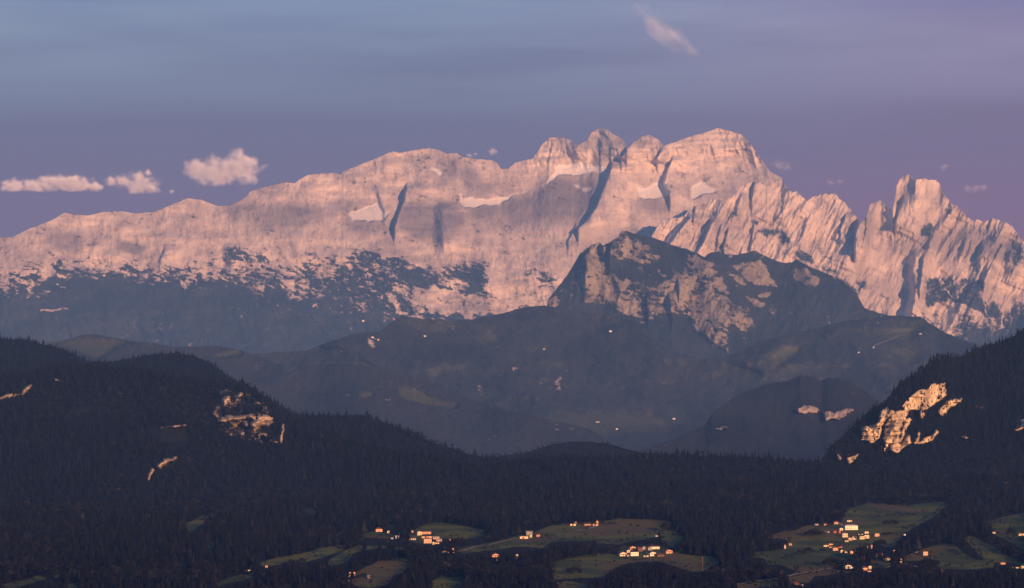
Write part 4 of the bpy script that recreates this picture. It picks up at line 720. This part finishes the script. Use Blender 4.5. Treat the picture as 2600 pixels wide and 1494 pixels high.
# ------------------------------------------------------------------ country roads, draped on the ground
M_road = plain('road_gravel', (.26, .24, .22), .2)
def road(pts, width, L_, n=60):
    t = np.linspace(0, len(pts)-1, n); q = np.array(pts, float); x = np.interp(t, range(len(q)), q[:, 0]); y = np.interp(t, range(len(q)), q[:, 1])
    P = L_.at(x, y); T = np.gradient(P, axis=0); S = np.stack([-T[:, 1], T[:, 0], 0*T[:, 0]], -1); S /= np.linalg.norm(S, axis=1)[:, None]+1e-9
    V = np.concatenate([P+S*width/2, P-S*width/2]); V[:, 2] += .35*width/5; i = np.arange(n-1)
    tag(obj('road', mesh_np('road', V, np.stack([i, i+n, i+n+1, i+1], -1), [M_road])), 'pale narrow country road', 'road', kind='structure')
road(cD((900, 1243), (1100, 1195), (1350, 1150), (1640, 1100)), 9, G); road(cD((0, 1388), (350, 1320), (780, 1270)), 8, G); road(cC((330, 400), (480, 370), (600, 335)), 6, G)
road(cB((1290, 668), (1400, 655), (1560, 600), (1750, 575), (1950, 520), (2120, 490)), 5, G); road(cE((340, 1085), (520, 1050), (590, 1020), (720, 1055), (900, 1090)), 7, G); road(cE((1100, 962), (1400, 965), (1700, 990)), 6, G); road(cD((1760, 365), (1800, 390), (1840, 415)), 5, G)
road(c9((770, 830), (860, 790), (990, 745), (1060, 715), (1180, 690), (1330, 682)), 16, Dd)
# a mast on the meadow
root = bpy.data.objects.new('utility_pole', None); C.objects.link(root); root.location = G.at(1784, 1450)[0]
one('mast', M_chim, root, -.18, .18, -.18, .18, -1, 20); one('crossbar', M_chim, root, -1.6, 1.6, -.12, .12, 18.2, 18.5); tag(root, 'tall thin utility pole on the meadow right of the middle hamlet', 'utility pole')
conP = []; conH = []; conC = []; brdP = []; brdH = []; brdC = []
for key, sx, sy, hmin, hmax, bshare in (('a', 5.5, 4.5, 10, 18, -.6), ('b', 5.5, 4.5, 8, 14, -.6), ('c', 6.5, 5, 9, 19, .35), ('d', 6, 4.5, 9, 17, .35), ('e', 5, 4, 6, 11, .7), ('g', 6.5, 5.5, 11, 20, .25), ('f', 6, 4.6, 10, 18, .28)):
    h = F[key]; x, y = scatter(h, sx, sy); P = h.at(x, y); D = P[:, 1]
    Ht = RNG.uniform(hmin, hmax, len(x))*RNG.choice([.55, .75, .9, 1, 1.18], len(x))*(1+.5*fbm(P[:, 0]/110, P[:, 1]/110, 605, 3))
    if key == 'c':
        bad = many(x, y, CL3+MD3); tp = y-Ht/(K*D)*.5; bad |= many(x, tp, CL3+MD3[:3]); bad |= many(x, y, CL3s) & (RNG.random(len(x)) < .5)
    elif key == 'g':
        tp = y-Ht/(K*D)*.4; bad = (many(x, y, CL7) | many(x, tp, CL7)) & (RNG.random(len(x)) < np.where(many(x, y, CL7in), .80, .40)); Ht = np.where(many(x, y, CL7), Ht*.55, Ht)
    else: bad = np.zeros(len(x), bool)
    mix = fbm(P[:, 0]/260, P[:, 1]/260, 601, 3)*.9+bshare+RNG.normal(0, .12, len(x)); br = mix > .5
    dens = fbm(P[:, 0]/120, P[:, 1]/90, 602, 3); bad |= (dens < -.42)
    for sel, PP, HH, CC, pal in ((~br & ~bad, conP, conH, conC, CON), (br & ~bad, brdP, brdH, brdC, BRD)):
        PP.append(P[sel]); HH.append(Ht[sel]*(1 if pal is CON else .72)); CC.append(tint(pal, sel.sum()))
# woods of the basin
x, y = scatter(G, 9, 4.2); P = G.at(x, y); D = P[:, 1]; Ht = RNG.uniform(12, 24, len(x))
mx = fbm(P[:, 0]/200, P[:, 1]/200, 611, 3)+RNG.normal(0, .15, len(x)); br = mx > .12; Ht = np.where(br, Ht*.75, Ht)
bad = np.zeros(len(x), bool)
for f in (0, .3, .6, .85): bad |= many(x, y-f*Ht/(K*D), MEADOW)
YARD = []                                       # clear ground in front of and under each building
for hx, hy, hw, hh in HOUSE_SPOTS: YARD.append([(hx-hw*.5-3, hy-hh-1), (hx+hw*.5+3, hy-hh-1), (hx+hw*.5+3, hy+2), (hx-hw*.5-3, hy+2)])
for f in (0, .5, .9): bad |= many(x, y-f*Ht/(K*D), YARD)
x, y, P, Ht, br = x[~bad], y[~bad], P[~bad], Ht[~bad], br[~bad]
# ragged bushes where meadow meets wood, and field hedges
ex, ey = scatter(G, 6, 3); q = G.at(ex, ey); me = np.zeros(len(ex), bool)
inn = many(ex, ey, MEADOW); edge = np.zeros(len(ex), bool)
for ddx, ddy in ((9, 0), (-9, 0), (0, 3.5), (0, -4)): edge |= ~many(ex+ddx, ey+ddy, MEADOW)
hedge = np.abs(perlin(q[:, 0]/190+.4, q[:, 1]/150, 640)) < .035
keep = inn & ((edge & (RNG.random(len(ex)) < .42)) | (hedge & (RNG.random(len(ex)) < .5)) | (RNG.random(len(ex)) < .006)) & ~many(ex, ey, YARD)
q = q[keep]; brdP.append(q); brdH.append(RNG.uniform(2.5, 8, len(q))); brdC.append(tint(BRD, len(q)))
# the nearest trees stand as objects of their own
N_NEAR_CON, N_NEAR_BRD = 215, 160
order = np.argsort(P[:, 1]+0*RNG.uniform(0, 300, len(P)))
vis = (y-Ht/(K*P[:, 1]) < 1494) & (x > -10) & (x < 2610) & (y > 1435)
near = np.zeros(len(P), bool); cc = cb = 0
for i in order:
    if not vis[i]: continue
    if br[i] and cb < N_NEAR_BRD: near[i] = True; cb += 1
    elif not br[i] and cc < N_NEAR_CON: near[i] = True; cc += 1
for sel, PP, HH, CC, pal in ((~br & ~near, conP, conH, conC, CON), (br & ~near, brdP, brdH, brdC, BRD)):
    PP.append(P[sel]); HH.append(Ht[sel]); CC.append(tint(pal, sel.sum()))
conP = np.concatenate(conP); conH = np.concatenate(conH); conC = np.concatenate(conC); brdP = np.concatenate(brdP); brdH = np.concatenate(brdH); brdC = np.concatenate(brdC)
conP[:, 2] -= .4; brdP[:, 2] -= .4
print('forest', len(conP), len(brdP), 'near', cc, cb)
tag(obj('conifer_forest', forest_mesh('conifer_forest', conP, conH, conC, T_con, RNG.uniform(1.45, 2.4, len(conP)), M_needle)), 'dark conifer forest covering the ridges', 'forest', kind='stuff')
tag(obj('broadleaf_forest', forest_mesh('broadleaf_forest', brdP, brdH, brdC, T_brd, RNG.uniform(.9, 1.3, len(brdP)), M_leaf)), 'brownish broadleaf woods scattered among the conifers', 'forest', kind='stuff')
# single trees: a few prototypes with crown and trunk, then copies
def tree_proto(name, cat, crown, pal, trunk, mat):
    root = bpy.data.objects.new(name, None); C.objects.link(root); root.empty_display_size = .5
    v, f = crown; col = np.concatenate([np.array(pal)[None]*(.75+.5*RNG.random((len(v), 1))), np.ones((len(v), 1))], 1)
    obj('crown', mesh_np('crown', v, f, [mat], cols=col), root); v, f = trunk; obj('trunk', mesh_np('trunk', v, f, [M_bark]), root)
    return root
P_con = [('conifer_tree', conifer(rr, 9, 6), CON[k % 3], stem(-.04, .9, .018, .004), M_needle) for k in range(4)]
P_brd = [('broadleaf_tree', broadleaf(rr, 260, 9), BRD[k % 3], stem(-.04, .55, .022, .012, 6, 6, rr), M_leaf) for k in range(4)]
protos = {}
def plant(kind, p, h, w, label, group):
    k = rr.randrange(4); key = (kind, k)
    if key not in protos:
        nm, cr, pal, tr, mat = (P_con if kind == 'con' else P_brd)[k]; protos[key] = root = tree_proto(nm, 'tree', cr, pal, tr, mat)
    else:
        src = protos[key]; root = src.copy(); C.objects.link(root)
        for ch in list(src.children):
            d = ch.copy(); C.objects.link(d); d.parent = root
    root.location = p; root.scale = (h*w, h*w, h); root.rotation_euler = (0, 0, rr.uniform(0, 6.28)); tag(root, label, 'tree', group)
for i in np.where(near)[0]:
    seg = 'left' if x[i] < 880 else 'middle' if x[i] < 1500 else 'right' if x[i] < 2130 else 'far'
    place = {'left': 'below the pale striped fields at the lower left edge', 'middle': 'below the lone white farm, bottom centre', 'right': 'of the black wood below the middle hamlet, bottom edge', 'far': 'of the dark wood along the lower right edge'}[seg]
    plant('brd' if br[i] else 'con', P[i], Ht[i], rr.uniform(.95, 1.25), ('rounded brownish tree ' if br[i] else 'dark pointed conifer ')+place, ('rounded trees ' if br[i] else 'conifers ')+place)
# groves, hedges and lone trees on the meadows: picture spot, half-width, count, tallest (m), kind, place
GROVES = [(1460, 1462, 20, 5, 17, 'b', 'in the round clump alone on the meadow left of the middle hamlet'), (2262, 1338, 22, 6, 14, 'b', 'in the round clump on the upper right meadow below the brown scar'), (2071, 1364, 26, 9, 16, 'b', 'in the grove left of the long white building'), (1957, 1396, 30, 10, 20, 'm', 'in the grove left of the lone white chapel'),
  (2002, 1422, 14, 4, 9, 'b', 'at the lower left end of the hedge crossing the right meadow'), (2030, 1412, 12, 4, 11, 'b', 'in the middle of the hedge crossing the right meadow'), (2052, 1406, 12, 4, 11, 'b', 'at the upper end of the hedge crossing the right meadow'), (2044, 1443, 5, 1, 10, 'b', 'standing alone on the right meadow above the pale road'), (2118, 1440, 28, 10, 18, 'b', 'in the grove left of the white gabled barn'), (2190, 1422, 20, 12, 27, 'm', 'in the tall grove right of the lower row of houses'),
  (1599, 1342, 6, 1, 9, 'b', 'left one of the two shrubs on the upper middle meadow'), (1615, 1342, 6, 1, 9, 'b', 'right one of the two shrubs on the upper middle meadow'), (1548, 1337, 18, 6, 8, 'b', 'in the dark hedge right of the three upper farm buildings'), (1688, 1350, 8, 3, 16, 'b', 'in the clump at the right end of the upper middle meadow'), (1714, 1366, 7, 2, 12, 'b', 'on the pale slope right of the upper middle meadow'), (1690, 1387, 7, 2, 11, 'b', 'just behind the gabled house at the right end of the middle hamlet'),
  (1459, 1412, 55, 24, 20, 'm', 'in the wood behind the meadow left of the middle hamlet'), (1556, 1404, 20, 6, 13, 'b', 'beside the left end of the middle hamlet'), (1750, 1406, 28, 14, 21, 'b', 'in the dark grove right of the middle hamlet'), (1162, 1386, 36, 12, 17, 'm', 'in the grove right of the upper left hamlet'), (955, 1426, 58, 24, 15, 'c', 'in the dark belt between the two left striped fields'), (740, 1436, 14, 4, 12, 'b', 'on the left side of the long left meadow strip'), (766, 1432, 14, 4, 11, 'b', 'on the right side of the long left meadow strip'), (922, 1470, 18, 6, 9, 'b', 'beside the small pale hut at lower left'),
  (2258, 1362, 22, 7, 9, 'b', 'in the hedge right of the orange house on the right meadow'), (2238, 1390, 12, 5, 14, 'b', 'behind the dim red roofed house at the right'), (2278, 1420, 6, 3, 22, 'c', 'tall dark one beside the narrow house at the right'), (2352, 1440, 12, 5, 15, 'b', 'in front of the right road below the house with the window grid'), (2373, 1441, 8, 3, 13, 'b', 'right of the small clump below the house with the window grid'), (2566, 1362, 14, 5, 14, 'b', 'beside the house cut off by the right edge'), (1100, 1362, 4, 1, 5, 'b', 'lone bush on the slope right of the upper left hamlet'), (1637, 1389, 40, 9, 13, 'b', 'behind the roofs of the middle hamlet'), (1015, 1366, 20, 5, 8, 'b', 'among the small houses of the upper left hamlet'), (1848, 1428, 12, 4, 12, 'b', 'around the small brown hut right of the middle meadow'), (1290, 1428, 40, 12, 14, 'm', 'around the farm under the centre meadow')]
for gx, gy, hw, n, hmax, kind, place in GROVES:
    for k in range(n):
        f = (k+.5)/n*2-1; qx = gx+hw*f+rr.uniform(-.4, .4)*hw/n*2; qy = gy-rr.random()*4.5; p = G.at(qx, qy)[0]
        con = kind == 'c' or (kind == 'm' and rr.random() < .45); h = hmax*rr.uniform(.65, 1)*(1-.3*abs(f)*(n > 3))
        if con: h *= 1.1
        kindname = 'dark pointed conifer ' if con else 'rounded dark tree '
        plant('con' if con else 'brd', Vector(p)-Vector((0, 0, .2)), h, rr.uniform(1.0, 1.35) if con else rr.uniform(1.05, 1.4), kindname+place, ('conifers ' if con else 'trees ')+place if n > 1 else None)
# ------------------------------------------------------------------ clouds beyond the massif (outside the haze)
def cloud(x, y, w, h, D, label, dens, lumps, seed, wisp=.5, thick=None, aniso=-.35, tilt=0, flat=.0, sx=0):
    """a closed lumpy body whose vapour thins out with noise towards its edge"""
    r = random.Random(seed); m = K*D; cx, cy_, cz = (float(v) for v in world(np.float64(x), np.float64(y), D)); rx = w/2*m; rz = h/2*m; ry = thick or max(rx*.5, rz*.9)
    me = bpy.data.meshes.new('cloud'); import bmesh
    bm = bmesh.new(); bmesh.ops.create_icosphere(bm, subdivisions=4, radius=1)
    for v in bm.verts:
        n = v.co.normalized(); v.co = Vector((n.x*rx*1.25, n.y*ry*1.25, n.z*rz*1.3))
    bm.to_mesh(me); bm.free()
    mt = bpy.data.materials.new('cloud_vapour'); mt.use_nodes = True; n = mt.node_tree; n.nodes.clear(); ou = n.nodes.new('ShaderNodeOutputMaterial'); vo = n.nodes.new('ShaderNodeVolumePrincipled')
    vo.inputs['Color'].default_value = (.97, .97, .98, 1); vo.inputs['Anisotropy'].default_value = aniso
    tcn = n.nodes.new('ShaderNodeTexCoord')
    fld = None
    for (lx, lz, lr) in lumps:                       # soft union of round puffs, in half-sizes of the cloud
        mp = n.nodes.new('ShaderNodeMapping'); mp.vector_type = 'POINT'; n.links.new(tcn.outputs['Object'], mp.inputs[0])
        q = lr*max(rz, 1); qx = q*(sx or max(1.25, .36*rx/rz)); mp.inputs['Location'].default_value = (-lx*rx/qx, 0, -lz*rz/q); mp.inputs['Scale'].default_value = (1/qx, 1/max(q, ry*.6), 1/q)
        ln = n.nodes.new('ShaderNodeVectorMath'); ln.operation = 'LENGTH'; n.links.new(mp.outputs[0], ln.inputs[0]); d = mth(n, 'SUBTRACT', 1.0, ln.outputs['Value'])
        fld = d if fld is None else mth(n, 'SMOOTH_MAX', fld, d)
    for nd in n.nodes:
        if nd.type == 'MATH' and nd.operation == 'SMOOTH_MAX': nd.inputs[2].default_value = .35
    nz = noise(n, 1/(rz*.5), 8, .66, (.35, 1, 1) if sx else (1, 1, 1)); n2 = noise(n, 1/(rz*1.3), 3, .5)
    f = mth(n, 'ADD', fld, mth(n, 'MULTIPLY', mth(n, 'SUBTRACT', nz, .5), 3.0*wisp)); f = mth(n, 'ADD', f, mth(n, 'MULTIPLY', mth(n, 'SUBTRACT', n2, .5), 1.6*wisp))
    s = n.nodes.new('ShaderNodeSeparateXYZ'); n.links.new(tcn.outputs['Object'], s.inputs[0])
    fl = mrange(n, s.outputs[2], -rz*(1.0-flat*.5), -rz*(.75-flat*.5))
    n.links.new(mth(n, 'MULTIPLY', mth(n, 'MULTIPLY', mrange(n, f, .06, 1.5), fl), dens*(.7 if w > 100 else .45)/rz), vo.inputs['Density']); n.links.new(vo.outputs[0], ou.inputs['Volume'])
    me.materials.append(mt); o = obj('cloud', me, loc=(cx, cy_, cz)); o.rotation_euler = (0, math.radians(tilt), 0)
    mt.cycles.volume_step_rate = .6
    return tag(o, label, 'cloud')
cloud(131, 468, 262, 52, 37500, 'flat bottomed pink cumulus at the left edge, leftmost of the three', 7, [(-.75, -.25, .75), (-.35, -.2, .8), (-.1, .2, .8), (.2, .1, .9), (.5, -.1, .9), (.8, -.35, .6), (.4, .35, .5)], 1, .8, flat=.35)
cloud(345, 462, 170, 72, 37000, 'ragged pink cumulus, middle one of the three at left', 6, [(-.75, .05, .45), (-.35, .1, .6), (.05, .35, .6), (.1, -.2, .8), (.4, -.35, .65), (.35, .65, .3)], 2, .8, flat=.1)
cloud(565, 428, 222, 104, 37200, 'largest pink cumulus with a ragged crown, right one of the three at left', 9, [(-.6, 0, .62), (-.3, -.1, .72), (.05, -.12, .75), (.35, .05, .75), (.5, -.3, .6), (.35, .65, .42), (.55, .35, .4), (-.2, .25, .5)], 3, .75, flat=.1)
cloud(436, 486, 22, 16, 36800, 'tiny pink cloud shred between the ragged and the largest cumulus', 3, [(0, 0, .9)], 4, .8)
cloud(668, 424, 34, 24, 36800, 'thin pink cloud wisp trailing right of the largest cumulus', 1.4, [(0, 0, .8), (.5, .4, .5)], 5, 1.0)
cloud(1251, 385, 40, 26, 36600, 'small white puff above the dip in the ridge, right one of two', 3.2, [(-.1, .1, .8), (.3, -.1, .6)], 6, .8)
cloud(1198, 394, 44, 20, 36600, 'small low puff on the ridge crest, left one of two', 2.6, [(-.3, 0, .7), (.4, .2, .5)], 7, .9)
cloud(1985, 418, 66, 44, 37000, 'faint puff right of the highest rounded summit', 1.2, [(-.3, .1, .7), (.4, -.3, .6)], 8, 1.0)
cloud(2118, 462, 70, 26, 37000, 'very faint streak low over the ridge left of the double horn', .7, [(-.3, 0, .8), (.4, 0, .7)], 9, 1.0)
cloud(2398, 424, 40, 26, 37000, 'very faint puff just right of the double horn', .9, [(0, 0, .9)], 10, 1.0)
cloud(2475, 478, 84, 30, 37000, 'faint flat cloud low at the right of the double horn', 1.0, [(-.4, 0, .8), (.1, 0, .9), (.5, .1, .7)], 11, .9)
cloud(1698, 88, 190, 74, 52000, 'slanting pale cirrus streak high above the summits', .62, [(-.1, 0, 1.0), (-.5, .05, .8)], 12, 1.0, tilt=39, sx=2.6)
# ------------------------------------------------------------------ the air between
hv = np.array([(x, y, z) for x in (-24500, 24500) for y in (-2400, 35000) for z in (530, 2860)], float)
hf = np.array([(0, 1, 3, 2), (4, 6, 7, 5), (0, 4, 5, 1), (2, 3, 7, 6), (0, 2, 6, 4), (1, 5, 7, 3)])
hm_ = bpy.data.materials.new('air'); hm_.use_nodes = True; n = hm_.node_tree; n.nodes.clear()
vo = n.nodes.new('ShaderNodeVolumePrincipled'); vo.inputs['Color'].default_value = (*HAZE_COL, 1); vo.inputs['Density'].default_value = HAZE_DENS; vo.inputs['Anisotropy'].default_value = 0.0
ou = n.nodes.new('ShaderNodeOutputMaterial'); n.links.new(vo.outputs[0], ou.inputs['Volume'])
tag(obj('haze', mesh_np('haze', hv, hf, [hm_])), 'evening haze filling the valley', 'haze', kind='stuff')
